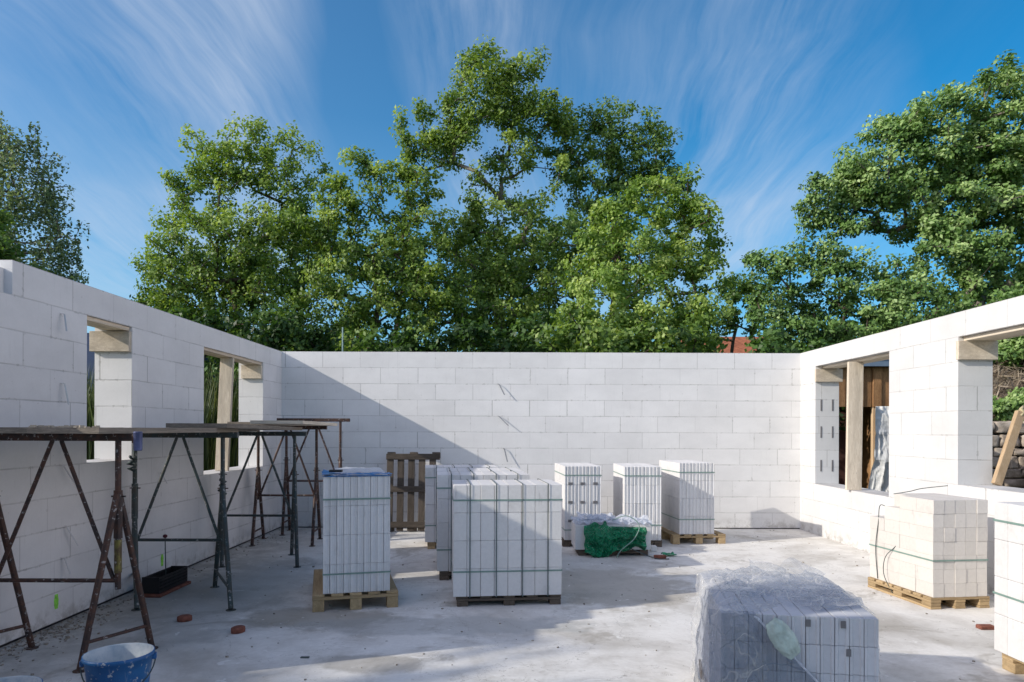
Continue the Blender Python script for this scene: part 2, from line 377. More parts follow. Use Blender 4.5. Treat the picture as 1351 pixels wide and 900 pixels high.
shade_wall = wall_grid('block_wall', [XL+.002, -1.2], [0, 3.3], lambda u, z: True, 'x', 1.2, 1.55)  # unseen wall put in to keep the sun off the plastic covered stack
tag(shade_wall, 'taller unseen block wall added beside the camera to shade the plastic covered stack', 'wall')
# damp proof strips
MB().box(XL, XL+.006, 2.52, D-.01, .004, .018).build('damp_proof_strip', M_BLACK, lw)
MB().box(XL+.01, XR-.01, D-.006, D, .004, .016).build('damp_proof_strip', M_BLACK, bw)
# paint marks on the left wall
for y, z0, z1 in ((5.515, .12, .235), (7.19, .13, .25)):
    mm = MB(); k = 8; pts = []
    for i in range(k):
        zz = z0 + (z1-z0)*i/(k-1); w = .030*(1-.3*abs(i/(k-1)*2-1)) + random.uniform(-.004, .004)
        pts.append((zz, w))
    vs = []
    for zz, w in pts: vs += [(XL+.002, y-w, zz), (XL+.002, y+w, zz)]
    mm.add(vs, [(2*i, 2*i+1, 2*i+3, 2*i+2) for i in range(k-1)]); mm.build('paint_mark', M_LIME, lw)
# thin dark plates painting the shade of grip slots on the far jamb of the first right window
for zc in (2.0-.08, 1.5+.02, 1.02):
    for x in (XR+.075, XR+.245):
        MB().box(x, x+.022, 10.380, 10.3865, zc-.085, zc+.085).build('grip_slot_shade', M_NOTCH, rw)

# formwork: soffit boards, brackets, posts
def timber(name, boxes, label, cat, mat=M_FORM, group=None, bevel=.003):
    m = MB()
    for b in boxes: m.box(*b)
    return tag(m.build(name, mat, bevel=bevel), label, cat, group)
timber('soffit_board', [(XL-.22, XL-.02, 5.91, 6.6, 2.462, 2.498)], 'wooden board under the lintel of the small left window', 'board')
timber('soffit_board', [(XL-.22, XL-.02, 8.16, 10.1, 2.462, 2.498)], 'long wooden board under the lintel of the far left window', 'board')
timber('soffit_board', [(XR+.10, XR+.33, 8.368, 10.38, 2.462, 2.498)], 'wooden board under the lintel of the right window with the post', 'board')
timber('soffit_board', [(XR+.05, XR+.35, 3.2, 7.068, 2.455, 2.498)], 'long wooden lintel board over the wide right opening', 'board')
def bracket(x0, x1, y, label, z0=2.265, z1=2.455):
    timber('bracket_plank', [(x0, x1, y-.046, y-.001, z0, z1)], label, 'plank')
bracket(XL-.375, XL-.002, 6.605, 'wide plank fixed to the far jamb of the small left window')
bracket(XL-.30, XL-.01, 10.105, 'wide plank fixed to the far jamb of the left window near the corner')
bracket(XR-.014, XR+.385, 10.385, 'wide plank fixed to the far jamb of the right window near the corner')
bracket(XR-.026, XR+.375, 7.073, 'wide knotty plank fixed to the far jamb of the wide right opening')
timber('bracket_plank', [(XR+.03, XR+.07, 8.368, 8.41, 2.25, 2.46)], 'small upright batten under the lintel at the near jamb of the right window', 'batten')
def post(p0, p1, w, t, label):
    m = MB(); m.beam(p0, p1, w, t, up=(0, 1, 0)); o = m.build('prop_post', M_FORM, bevel=.004); tag(o, label, 'post')
post((-3.705, 9.0, 1.002), (-3.665, 9.06, 2.46), .165, .05, 'pale leaning plank post propping the lintel in the far left window')
post((4.60, 9.3, .752), (4.632, 9.33, 2.46), .05, .19, 'broad grey plank post propping the lintel in the right window') if False else None
m = MB(); m.beam((4.575, 9.3, .752), (4.612, 9.33, 2.46), .20, .05, up=(0, 1, 0)); tag(m.build('prop_post', M_FORM, bevel=.004), 'broad grey plank post propping the lintel in the right window', 'post')

# wall ties
def tie(o, a, b, n, label, mat=M_GALV, w=.015):
    """bent metal strip: a stub out of the joint at o, bent down to b"""
    m = MB(); n = Vector(n)
    p0 = Vector(o); p1 = p0 + n*.03; p2 = Vector(a) + n*.03; p3 = Vector(b) + n*.05
    side = Vector((0, 0, 1)).cross(n)
    pts = [p0, p1, p2, p3]
    vs = []
    for p in pts: vs += [p - side*w/2, p + side*w/2]
    vs += [v + n*.003 + Vector((0, 0, .002)) for v in vs]
    fs = []
    for i in range(3):
        j = 2*i; fs += [(j, j+1, j+3, j+2), (8+j, 8+j+2, 8+j+3, 8+j+1), (j, j+2, 8+j+2, 8+j), (j+1, 8+j+1, 8+j+3, j+3)]
    m.add(vs, fs); tag(m.build('wall_tie', mat), label, 'wall tie')
for i, (x, z, dx, dz, lb) in enumerate([(-.19, 2.25, .10, .17, 'topmost bent metal tie sticking out of the back wall'), (-.19, 1.752, .16, .15, 'middle bent metal tie sticking out of the back wall'), (-.11, 1.25, .07, .21, 'lowest bent metal tie on the back wall above the block stacks')]):
    tie((x, D, z), (x+.02, D, z-.01), (x+dx, D-.02, z-dz), (0, -1, 0), lb, M_GALV if False else mat_simple('tie_steel', (.30, .30, .31), .5, .4, .4), .018)
for (y, z, dy, dz, lb) in [(5.555, 2.45, -.035, .14, 'topmost white metal tie on the left wall before the small window'), (5.56, 1.90, -.01, .17, 'white metal tie on the left wall just above the scaffold boards'),
                           (5.55, 1.25, .08, .15, 'dark metal tie on the left wall just under the scaffold boards'), (5.60, .75, .08, .16, 'white slanting metal tie low on the left wall behind the near trestle'),
                           (5.57, .51, .01, .13, 'short white metal tie on the left wall above the lower green mark'), (7.10, 1.10, .05, .12, 'thin metal tie on the left wall between the two windows')]:
    tie((XL, y, z), (XL, y+.005, z-.01), (XL+.02, y+dy, z-dz), (1, 0, 0), lb, M_GALV)

# ------------------------------------------------------------------ stacks and pallets
def pallet(x, y, rot, w, d, h, mat, label, lengthwise=True, solid_front=False):
    e = empty('pallet', (x, y, 0), rot, label, 'pallet')
    t = .022; fh = h - 2*t - (t if solid_front else 0); fz = t if solid_front else 0
    def part(nm, *b): 
        o = MB().box(*b).build(nm, mat, e, bevel=.003); return o
    fw = .1
    nb = 5 if lengthwise else 7
    if lengthwise:
        for i in range(nb):
            bw_ = .1; x0 = (w-bw_)*i/(nb-1); part('deck_board', x0, x0+bw_, random.uniform(0, .008), d, h-t, h)
        for y0 in (0, (d-.1)/2, d-.1): part('stringer_board', 0, w, y0, y0+.1, h-2*t, h-t-.001)
    else:
        for i in range(nb):
            y0 = (d-.1)*i/(nb-1); part('deck_board', 0, w, y0, y0+.1, h-t, h)
        for x0 in (0, (w-.1)/2, w-.1): part('stringer_board', x0, x0+.1, 0, d, h-2*t, h-t-.001)
    for x0 in (0, (w-fw)/2, w-fw):
        for y0 in (.0, (d-.12)/2, d-.12):
            part('foot', x0+.002, x0+fw-.002, y0+.003, y0+.12, fz, h-2*t-.001)
    if solid_front:
        for x0 in (0, (w-fw)/2, w-fw): part('bottom_board', x0, x0+fw, 0, d, 0, t-.001)
    return e

def slab_mesh(w, d, h, grooves, mat, name):
    """one aerated concrete slab: tongue and groove at the end, shallow lines on the flanks"""
    g = .006; q = w/5
    pts = [(0, 0), (q, 0), (q*1.4, g), (w-q*1.4, g), (w-q, 0), (w, 0)]
    for i in range(grooves): 
        yy = d*(i+1)/(grooves+1); pts += [(w, yy-.004), (w-.004, yy), (w, yy+.004)]
    pts += [(w, d), (w-q, d), (w-q*1.4, d-g), (q*1.4, d-g), (q, d), (0, d)]
    for i in reversed(range(grooves)):
        yy = d*(i+1)/(grooves+1); pts += [(0, yy+.004), (.004, yy), (0, yy-.004)]
    n = len(pts); m = MB(); m.add([(x, y, 0) for x, y in pts] + [(x, y, h) for x, y in pts],
        [tuple(range(n))[::-1], tuple(range(n, 2*n))] + [(i, (i+1) % n, n+(i+1) % n, n+i) for i in range(n)])
    me = bpy.data.meshes.new(name); me.from_pydata(m.v, [], m.f); me.materials.append(mat)
    bm = bmesh.new(); bm.from_mesh(me); bmesh.ops.recalc_face_normals(bm, faces=bm.faces)
    ed = [e_ for e_ in bm.edges if abs(e_.verts[0].co.z - e_.verts[1].co.z) < 1e-6]
    bmesh.ops.bevel(bm, geom=ed, offset=.0015, segments=1, affect='EDGES'); bm.to_mesh(me); bm.free(); return me
def box_mesh(w, d, h, mat, name, bev=.003):
    m = MB().box(0, w, 0, d, 0, h); me = bpy.data.meshes.new(name); me.from_pydata(m.v, [], m.f); me.materials.append(mat)
    bm = bmesh.new(); bm.from_mesh(me); bmesh.ops.recalc_face_normals(bm, faces=bm.faces)
    bmesh.ops.bevel(bm, geom=list(bm.edges), offset=bev, segments=1, affect='EDGES'); bm.to_mesh(me); bm.free(); return me
def ring(w, d, z, hh, e, mat, name='strap', o=.003, t=.0015):
    """flat strap round a stack at height z"""
    m = MB(); x0, x1, y0, y1 = -o, w+o, -o, d+o
    out = [(x0-t, y0-t), (x1+t, y0-t), (x1+t, y1+t), (x0-t, y1+t)]; inn = [(x0, y0), (x1, y0), (x1, y1), (x0, y1)]
    vs = [(x, y, zz) for zz in (z, z+hh) for x, y in out+inn]
    fs = []
    for i in range(4):
        j = (i+1) % 4; fs += [(i, j, 8+j, 8+i), (4+i, 12+i, 12+j, 4+j), (8+i, 8+j, 12+j, 12+i), (i, 4+i, 4+j, j)]
    m.add(vs, fs); return m.build(name, mat, e)
def vring(x, d, z0, z1, ww, e, mat, o=.0065, t=.0015):
    m = MB(); A = [(-o-t, z0-o-t), (d+o+t, z0-o-t), (d+o+t, z1+o+t), (-o-t, z1+o+t)]; B = [(-o, z0-o), (d+o, z0-o), (d+o, z1+o), (-o, z1+o)]
    vs = [(xx, y, z) for xx in (x, x+ww) for y, z in A+B]; fs = []
    for i in range(4):
        j = (i+1) % 4; fs += [(i, j, 8+j, 8+i), (4+i, 12+i, 12+j, 4+j), (8+i, 8+j, 12+j, 12+i), (i, 4+i, 4+j, j)]
    m.add(vs, fs); return m.build('strap', mat, e)
CACHE = {}
def stack(x, y, rot, z0, w, d, nx, ny, nz, hz, label, kind='slab', mat=M_SLAB, grooves=2, straps=(.18, .82), vstraps=(), skip=None, jit=.003, strapmat=M_STRAP, grp=None):
    e = empty('block_stack', (x, y, z0), rot, label, 'block stack', grp)
    bw_, bd, bh = w/nx, d/ny, hz
    gp = .0015 if mat is M_WARM else .003
    key = (kind, round(bw_, 4), round(bd, 4), bh, mat.name)
    if key not in CACHE:
        CACHE[key] = slab_mesh(bw_-.0035, bd-.003, bh-.002, grooves, mat, 'slab') if kind == 'slab' else box_mesh(bw_-gp, bd-gp, bh-gp*.6, mat, 'block', gp)
    nm = 'slab' if kind == 'slab' else 'block'
    for k in range(nz):
        for i in range(nx):
            for j in range(ny):
                if skip and skip(i, j, k): continue
                child(nm, CACHE[key], e, (i*bw_ + random.uniform(0, .0012), j*bd + random.uniform(-jit, jit), k*bh), random.uniform(-.006, .006)*(.6 if kind == 'block' else 1))
    for s_ in straps: ring(w, d, nz*bh*s_, .013, e, strapmat)
    for vx in vstraps: vring(vx, d, 0, nz*bh, .0095, e, M_STRAPV)
    return e
# A : near left stack of thin slabs
RA = radians(15)
pallet(-1.66, 5.88, RA, .72, 1.15, .14, M_PAL, 'light wooden pallet under the grey slab stack with blue plastic on top')
stA = stack(-1.585, 5.935, RA, .141, .565, 1.05, 10, 2, 4, .249, 'tall slab stack with blue plastic on its top, beside the trestles', straps=(.16, .80), jit=.002)
def crumple(m_, x0, x1, y0, y1, z, amp, n=22, seed=0, edge=None, sag=0):
    vs = []; fs = []
    for j in range(n+1):
        for i in range(n+1):
            u, v = i/n, j/n; x = x0+(x1-x0)*u; y = y0+(y1-y0)*v
            q = noise.fractal(Vector((x*7+seed, y*7, seed)), 1, 2.1, 4)
            r_ = 1-abs(noise.noise(Vector((x*9, y*9+seed, 3.3))))*2
            zz = z + amp*(abs(q)*.8 + max(0, r_)*.5)
            vs.append((x + .015*q, y + .015*noise.noise(Vector((x*9, y*9, seed+9))), zz))
    for j in range(n):
        for i in range(n):
            if edge and not edge((i+.5)/n, (j+.5)/n): continue
            k = j*(n+1)+i; fs.append((k, k+1, k+n+2, k+n+1))
    return m_.add(vs, fs)
e = empty('plastic_wrap', (-1.585, 5.935, 1.14), RA, 'torn blue plastic wrap lying on the near left slab stack', 'plastic wrap')
crumple(MB(), -.01, .575, -.008, 1.0, .004, .022, 26, 1.5, lambda u, v: v < .22 + .25*noise.noise(Vector((u*4, 0, 1))) or (u < .16 and v < .7)).build('sheet', M_BLUE, e, smooth=True)
vs = []; fs = []; n = 24
for i in range(n+1):
    for k, zz in enumerate((0, -.006 - .008*noise.noise(Vector((i*.5, 0, 4))))): vs.append((-.006+.577*i/n, -.006-.002*k, .006+zz))
MB().add(vs, [(2*i, 2*i+2, 2*i+3, 2*i+1) for i in range(n)]).build('hem', M_BLUE, e)
crumple(MB(), .10, .54, .14, .95, .012, .02, 16, 6).build('white_scrap', M_PLASW, e, smooth=True)
tag(MB().box(0, .11, 0, .05, 0, .02).build('mortar_tool', M_BLACK, bevel=.004, loc=(-1.56, 6.02, 1.172)), 'small black object on top of the blue plastic wrap', 'tool')
# B : big strapped stack in the middle
RB = radians(6)
pallet(-.46, 6.08, RB, .92, .6, .09, M_PALD, 'low dark pallet under the wide strapped stack in the middle')
stack(-.49, 6.06, RB, .091, .955, .62, 8, 1, 4, .243, 'wide stack of white blocks with dark vertical straps, foremost in the middle', kind='block', mat=M_BLK, straps=(.215, .855), vstraps=(.14, .37, .60, .825), jit=.0015)
pallet(-.72, 7.15, RB, .92, .6, .09, M_PALD, 'dark pallet under the second strapped stack, mostly hidden')
stack(-.745, 7.15, RB, .091, .955, .60, 8, 1, 4, .247, 'second strapped stack of white blocks, right behind the foremost one', kind='block', mat=M_BLK, straps=(.215, .855), vstraps=(.14, .37, .60, .825), jit=.0015)
pallet(-.80, 7.83, RB, .92, .6, .09, M_PALD, 'dark pallet under the third strapped stack, mostly hidden')
stack(-.82, 7.82, RB, .091, .955, .60, 8, 1, 4, .247, 'third strapped stack of white blocks, between the second one and the rearmost', kind='block', mat=M_BLK, straps=(.215, .855), vstraps=(.14, .37, .60, .825), jit=.0015)
pallet(-1.06, 8.99, radians(7), .9, .6, .09, M_PAL, 'pale pallet under the rearmost middle stack near the leaning pallet')
stack(-1.09, 8.98, radians(7), .091, .955, .62, 8, 1, 4, .241, 'rearmost of the middle stacks, right beside the leaning pallet', kind='block', mat=M_BLK, straps=(.215, .855), vstraps=(.14, .37, .60, .825), jit=.0015)
# S1..S3 : slab stacks at the back wall
pallet(.70, 9.2, radians(4), .52, 1.0, .09, M_PALD, 'dark low pallet under the slab stack with square notches')
s1 = stack(.722, 9.19, radians(4), .091, .487, 1.0, 10, 2, 4, .243, 'slab stack with small square notches, leftmost of three at the back wall', straps=(.13, .87), strapmat=M_STRAP)
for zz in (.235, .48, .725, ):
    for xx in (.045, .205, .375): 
        MB().box(xx, xx+.06, -.004, -.001, zz, zz+.034).build('notch_shade', M_NOTCH, s1)  # flat dark plates on the face paint the shade inside the notches
pallet(1.49, 9.21, 0, .52, 1.0, .09, M_PALD, 'dark low pallet under the middle slab stack at the back wall')
s2 = stack(1.507, 9.19, 0, .091, .487, 1.0, 10, 2, 4, .242, 'slab stack with stained ends, middle one of three at the back wall', straps=(.20, .87))
pallet(2.20, 9.42, radians(5.5), .74, .98, .13, M_PAL, 'light new pallet under the rightmost slab stack at the back wall')
s3 = stack(2.295, 9.45, radians(5.5), .131, .487, .90, 10, 2, 4, .242, 'tall slab stack on the light pallet, rightmost of three at the back wall', straps=(.20, .86), grooves=2)
# R1, R2 : right stacks
RR = radians(6.5)
pallet(3.64, 6.03, RR, .56, .88, .10, M_PAL, 'light pallet under the cream block stack with the stepped top', lengthwise=False, solid_front=True)
def sk(i, j, k): return j >= 3 and k >= 5
stack(3.665, 6.04, RR, .101, .515, .88, 5, 4, 7, .1205, 'cream block stack with a stepped top beside the right wall', kind='block', mat=M_WARM, straps=(.37,), jit=.004, skip=lambda i, j, k: (j == 3 and k > 4) or (j == 2 and i < 1 and k > 5))
# loose straps on R1
def curve(name, pts, r, mat, label, cat, sub=10, n=6):
    P_ = [Vector(p) for p in pts]; out = []
    for i in range(len(P_)-1):
        p0 = P_[max(i-1, 0)]; p1 = P_[i]; p2 = P_[i+1]; p3 = P_[min(i+2, len(P_)-1)]
        for k in range(sub):
            t = k/sub; out.append(.5*((2*p1)+(-p0+p2)*t+(2*p0-5*p1+4*p2-p3)*t*t+(-p0+3*p1-3*p2+p3)*t**3))
    out.append(P_[-1]); return tag(MB().tube(out, r, n).build(name, mat, smooth=True), label, cat)
curve('loose_strap', [(3.60, 6.55, .012), (3.55, 6.62, .18), (3.56, 6.62, .34), (3.60, 6.55, .44), (3.63, 6.50, .50)], .0035, M_STRAPD, 'loose dark strap curling off the left side of the cream stack', 'strap')
curve('loose_strap', [(3.575, 6.78, .11), (3.565, 6.80, .4), (3.58, 6.78, .66), (3.61, 6.80, .82), (3.66, 6.7, .78)], .004, M_STRAPD, 'dark strap bent over the lower rear corner of the cream stack', 'strap')
curve('loose_strap', [(3.60, 6.55, .952), (3.72, 6.50, .98), (3.9, 6.6, 1.0), (4.08, 6.5, 1.035)], .004, M_STRAPD, 'thin dark strap lying across the top of the cream stack', 'strap')
pallet(3.21, 3.35, 0, .9, 1.2, .11, M_PAL, 'light pallet under the white stack cut off by the right edge')
stack(3.185, 3.35, 0, .111, .96, 1.24, 2, 10, 4, .243, 'tall white block stack at the right edge of the picture', kind='block', mat=M_BLK, straps=(.38, .87), jit=.001)
# P : plastic covered stack
RP = radians(-9.5)
pw, pd, ph = .735, .98, .551
pallet(1.04, 3.46, RP, .74, 1.0, .09, M_PALD, 'pallet under the slab stack covered by clear plastic')
stP = stack(1.05, 3.47, RP, .091, pw, pd, 11, 2, 4, ph/4, mat=mat_block('shaded_slab', (.56, .57, .60), spots=.3), label= 'low slab stack under crumpled clear plastic in the right foreground', straps=(), jit=.002)  # slab colour darkened and cooled to paint the shade it stands in
for xx, zz in ((.40, .50), (.56, .50), (.585, .365)): MB().box(xx, xx+.022, -.005, -.002, zz, zz+.035).build('notch_shade', M_NOTCH, stP)  # dark plates again painted as notch shade
# plastic sheet in stack-local coordinates
pl = empty('plastic_sheet', (1.05, 3.47, .642), RP, 'crumpled clear plastic sheet draped over the foreground slab stack', 'plastic sheet')
def fold(p, s=0, f=5.0):
    q = 0
    for o_ in range(4):
        k = 2**o_; q += (1-2*abs(noise.noise(Vector((p[0]*f*k+s, p[1]*f*k, p[2]*f*k+s)))))**2 / k
    return q/1.9
def drape():
    """a sheet that lies on the top and falls over left, back and right; u, v run over the unfolded sheet"""
    nu, nv = 84, 92; vs = []; fs = []
    u0, u1, v0, v1 = -.62, pw+.50, .045, pd+.35
    for j in range(nv+1):
        for i in range(nu+1):
            u = u0+(u1-u0)*i/nu; v = v0+(v1-v0)*j/nv
            x, y, z = u, v, 0.0; off = 0
            if u < 0: x = -.012 - .03*min(1, -u*3) + .0*u; z = u; 
            if u > pw: x = pw+.012+.05*min(1, (u-pw)*3); z = -(u-pw)
            if v > pd: y = pd+.012; z = min(z, 0) - (v-pd)
            top = (0 <= u <= pw and 0 <= v <= pd)
            h = fold((u, v, 0), 2.0, 3.2); g = fold((u, v, 0), 7.0, 9)
            if top:
                e_ = min(1, min(u, pw-u)/.08 + .15) * min(1, (pd-v)/.08+.15)
                z += .008 + e_*(.062*h*h + .018*g + .03*max(0, noise.noise(Vector((u*6, v*6, 2)))))
                # two stiff peaks of bunched film and a long front roll
                z += .035*math.exp(-((u-.38)/.10)**2 - ((v-.66)/.14)**2)
                z += .035*math.exp(-((v-.16-.20*(u/pw-.5)**2-.05*sin(u*9))/.045)**2)
            else:
                x += .045*(h-.3)*(-1 if u < 0 else 1 if u > pw else 0) + .008*g; y += .02*(h-.3)*(1 if v > pd else .3)
            # front edge wanders back on the right
            vs.append((x, y + (.10 + .05*sin(u*8))*max(0, 1-(v-v0)/.25)*(1 if u > .12 else .25), z))
    for j in range(nv):
        for i in range(nu):
            u = u0+(u1-u0)*(i+.5)/nu; v = v0+(v1-v0)*(j+.5)/nv
            if u > pw and v > pd or u < 0 and v > pd: continue
            k = j*(nu+1)+i; fs.append((k, k+1, k+nu+2, k+nu+1))
    return MB().add(vs, fs)
drape().build('top_cover', M_PLAS, pl, smooth=False)
PINV = (Matrix.Translation((1.05, 3.47, .642)) @ Matrix.Rotation(RP, 4, 'Z')).inverted()
def flap(cs, n=16, amp=.02, sd=0):
    c = [PINV @ at(*q) for q in cs]; vs = []; fs = []
    nrm = (c[1]-c[0]).cross(c[3]-c[0]).normalized()
    for j in range(n+1):
        for i in range(n+1):
            a_, b_ = i/n, j/n; p = c[0]*(1-a_)*(1-b_) + c[1]*a_*(1-b_) + c[2]*a_*b_ + c[3]*(1-a_)*b_
            q = fold(p, sd, 5) - .35 + .5*noise.noise(p*9+Vector((sd, 0, 0)))
            vs.append(p + nrm*amp*q + Vector((noise.noise(p*14), noise.noise(p*14+Vector((5, 5, 5))), 0))*.008)
    for j in range(n):
        for i in range(n): k = j*(n+1)+i; fs.append((k, k+1, k+n+2, k+n+1))
    MB().add(vs, fs).build('loose_flap', M_PLAS, pl, smooth=False)
flap([(989, 736, 4.22), (1037, 750, 4.15), (1043, 794, 3.74), (996, 776, 3.95)], sd=1)
flap([(1018, 753, 4.15), (1048, 735, 4.25), (1091, 757, 4.2), (1056, 780, 3.98)], sd=2, amp=.03)
flap([(1042, 794, 3.70), (1064, 773, 3.92), (1112, 800, 3.55), (1080, 805, 3.48)], sd=3)
flap([(1058, 790, 3.75), (1090, 762, 4.1), (1140, 795, 3.65), (1112, 806, 3.5)], sd=4, amp=.03)
flap([(934, 752, 4.3), (990, 757, 4.25), (1040, 780, 3.95), (960, 778, 3.95)], sd=5, amp=.03)
flap([(960, 800, 3.5), (1000, 786, 3.65), (1044, 796, 3.68), (1000, 812, 3.43)], sd=6, amp=.035)
def front():
    """the flap over the front face, its free edge running down diagonally to the right"""
    nu, nv = 80, 70; vs = []; fs = []
    for j in range(nv+1):
        for i in range(nu+1):
            u = -.04 + (pw+.05)*i/nu; t = j/nv
            top = -.64*max(0, (u-.16)/(pw-.12)); 
            if u < .16: top = .012
            z = top + (-.66-top)*t
            y = -.018 - .030*t - .024*fold((u, t*.6, 3), 4, 3.5) - (.07*math.exp(-((u-.10)/.10)**2)*(1-t*.5))*fold((u, t, 1), 1, 5)
            if u < .16 and t < .12: y += .05*(1-t/.12)
            vs.append((u - .02*(1 if u < 0 else 0), y, z))
    for j in range(nv):
        for i in range(nu):
            k = j*(nu+1)+i; fs.append((k, k+1, k+nu+2, k+nu+1))
    return MB().add(vs, fs)
MB().tube([PINV @ (PINV.inverted() @ Vector((.15+(pw-.13)*t, -.05-.03*t-.01*sin(t*21), .0-.64*max(0, t-.012)))) for t in [k/40 for k in range(41)]], [.004+.003*abs(sin(k*1.7)) for k in range(41)], 6).build('hem_highlight', M_PLASW, pl, smooth=True)  # milky tube along the free edge added to draw its highlight line
front().build('front_flap', M_PLASD, pl, smooth=True)
def bunch():
    nu, nv = 40, 60; vs = []; fs = []
    for j in range(nv+1):
        t = j/nv
        for i in range(nu+1):
            s_ = i/nu; u = -.05 + (.17 + .09*sin(t*3.5) )*s_ + .02*t
            b_ = sin(pi*s_); y = -.03 - .07*b_*(.5+.5*sin(t*4+1)) - .035*fold((u*1.2, t*.5, 8), 3, 6)
            if t < .1: y += .10*(1-t/.1)
            vs.append((u, y, .03 - .66*t))
    for j in range(nv):
        for i in range(nu):
            k = j*(nu+1)+i; fs.append((k, k+1, k+nu+2, k+nu+1))
    return MB().add(vs, fs)
bunch().build('bunched_fold', M_PLAS, pl, smooth=False)
# pale foil pouch under the flap
m = MB(); nn = 20; vs = []; fs = []
for side in (-1, 1):
    for j in range(nn+1):
        for i in range(nn+1):
            s_, t = i/nn*2-1, j/nn*2-1
            th = (1-s_**4)*(1-t**4); wx = 1 - .45*abs(t)**2.2
            q = noise.noise(Vector((s_*3, t*3, 5)))
            vs.append((s_*.056*wx*(1+.12*noise.noise(Vector((t*4, 1, 2)))) + .01*t, side*(.020*th*(1+.5*q) + .006*fold((s_*.3, t*.5, 3), 3, 5)), t*.098))
for sd in range(2):
    for j in range(nn):
        for i in range(nn):
            k = sd*(nn+1)**2 + j*(nn+1)+i; fs.append((k, k+1, k+nn+2, k+nn+1))
pc = m.add(vs, fs).build('foil_pouch', M_POUCH, smooth=True)
Mloc = Matrix.Translation((1.05, 3.47, .642)) @ Matrix.Rotation(RP, 4, 'Z')
pc.matrix_world = Mloc @ Matrix.Translation((.275, -.095, -.088)) @ Matrix.Rotation(radians(-42), 4, 'Y')
tag(pc, 'pale green foil pouch caught at the front of the plastic cover', 'pouch')

# low heap with green net
RH = radians(1)
pallet(.84, 8.56, RH, .86, .42, .075, M_PALD, 'small dark pallet under the low heap with the green net')
hp = stack(.80, 8.545, RH, .076, .93, .46, 4, 2, 1, .30, 'low white block heap on a small pallet under the green net', kind='block', mat=M_BLK, straps=())
pw2 = empty('plastic_wrap', (.80, 8.545, .378), RH, 'milky plastic wrap with blue print over the low heap', 'plastic wrap')
crumple(MB(), -.02, .95, -.015, .47, .0, .08, 26, 3.1).build('sheet', M_PLASW, pw2)
crumple(MB(), .06, .5, .02, .42, .03, .12, 16, 8.1).build('sheet', M_PLASW, pw2)
def netflap():
    nu, nv = 70, 30; vs = []; fs = []
    for j in range(nv+1):
        t = j/nv
        for i in range(nu+1):
            s_ = i/nu; x = .10+.76*s_ + .02*noise.noise(Vector((s_*6, t*3, 0)))
            topz = .375 - .02*s_ + .05*math.exp(-((s_-.18)/.09)**2) + .07*math.exp(-((s_-.34)/.03)**2)
            low = .10 - .16*math.exp(-((s_-.25)/.2)**2) + .05*sin(s_*17)*.5
            z = max(.004, topz + (low - topz)*t)
            q = fold((s_*1.6, t*.8, 2), 2, 3)
            y = -.015 - .11*q*(.3+t) - .02*abs(noise.noise(Vector((s_*22, t*9, 1)))) - .12*max(0, t-.7)*math.exp(-((s_-.25)/.25)**2)*2
            vs.append((x, y, z))
    for j in range(nv):
        for i in range(nu): k = j*(nu+1)+i; fs.append((k, k+1, k+nu+2, k+nu+1))
    return MB().add(vs, fs)
nt = empty('green_net', (.80, 8.545, 0), RH, 'torn bright green net hanging over the front of the low heap', 'net')
netflap().build('net_flap', M_NET, nt, smooth=False)
curve('long_cord', [(1.25, 8.53, .44), (1.42, 8.48, .50), (1.56, 8.44, .40), (1.50, 8.40, .24), (1.33, 8.36, .10), (1.28, 8.36, .01)], .006, M_STRAP, 'thin pale cord looping over the green net', 'cord')
curve('long_cord', [(1.45, 8.40, .12), (1.62, 8.36, .05), (1.76, 8.33, .008), (1.9, 8.32, .008)], .006, M_STRAPD, 'dark cord trailing on the floor beside the green net', 'cord')
o = crumple(MB(), 0, .17, 0, .14, .003, .035, 12, 2.2).build('net_scrap', M_NET, smooth=True, loc=(1.86, 8.50, 0)); tag(o, 'small scrap of green net on the sunlit floor', 'net scrap')
o = MB(); crumple(o, 0, .16, 0, .10, .004, .03, 10, 4.2); tag(o.build('plastic_scrap', M_PLASW, smooth=True, loc=(1.70, 8.46, 0)), 'white plastic scrap beside the scrap of green net', 'plastic scrap')
tag(MB().box(0, .08, 0, .09, 0, .07).build('block_fragment', M_BLK, bevel=.008, loc=(1.79, 8.86, 0)), 'small broken white block at the corner of the low heap', 'block')
# bricks / clay plugs on the floor
def plug(x, y, label, r=.055):
    m = MB().lathe([(0.0, .0), (r, 0), (r*1.03, .02), (r, .038), (r*.7, .045), (0, .04)], n=18)
    o = m.build('clay_plug', M_BRICK, smooth=True, loc=(x, y, 0)); o.scale = (1, .8, 1); o.rotation_euler.z = x; tag(o, label, 'clay plug')
plug(-2.61, 5.62, 'round red clay plug on the floor, the one closer to the left wall'); plug(-2.06, 5.31, 'round red clay plug on the floor, the one closer to the near pallet')
tag(MB().box(-.07, .07, -.03, .03, 0, .045).build('brick_piece', M_BRICK, bevel=.006, loc=(1.80, 8.37, 0)), 'broken red brick piece lying in front of the green net', 'brick')
tag(MB().box(-.06, .06, -.035, .035, 0, .03).build('brick_piece', M_BRICK, bevel=.006, loc=(3.72, 5.45, 0)), 'pinkish brick piece on the floor between the two right stacks', 'brick')

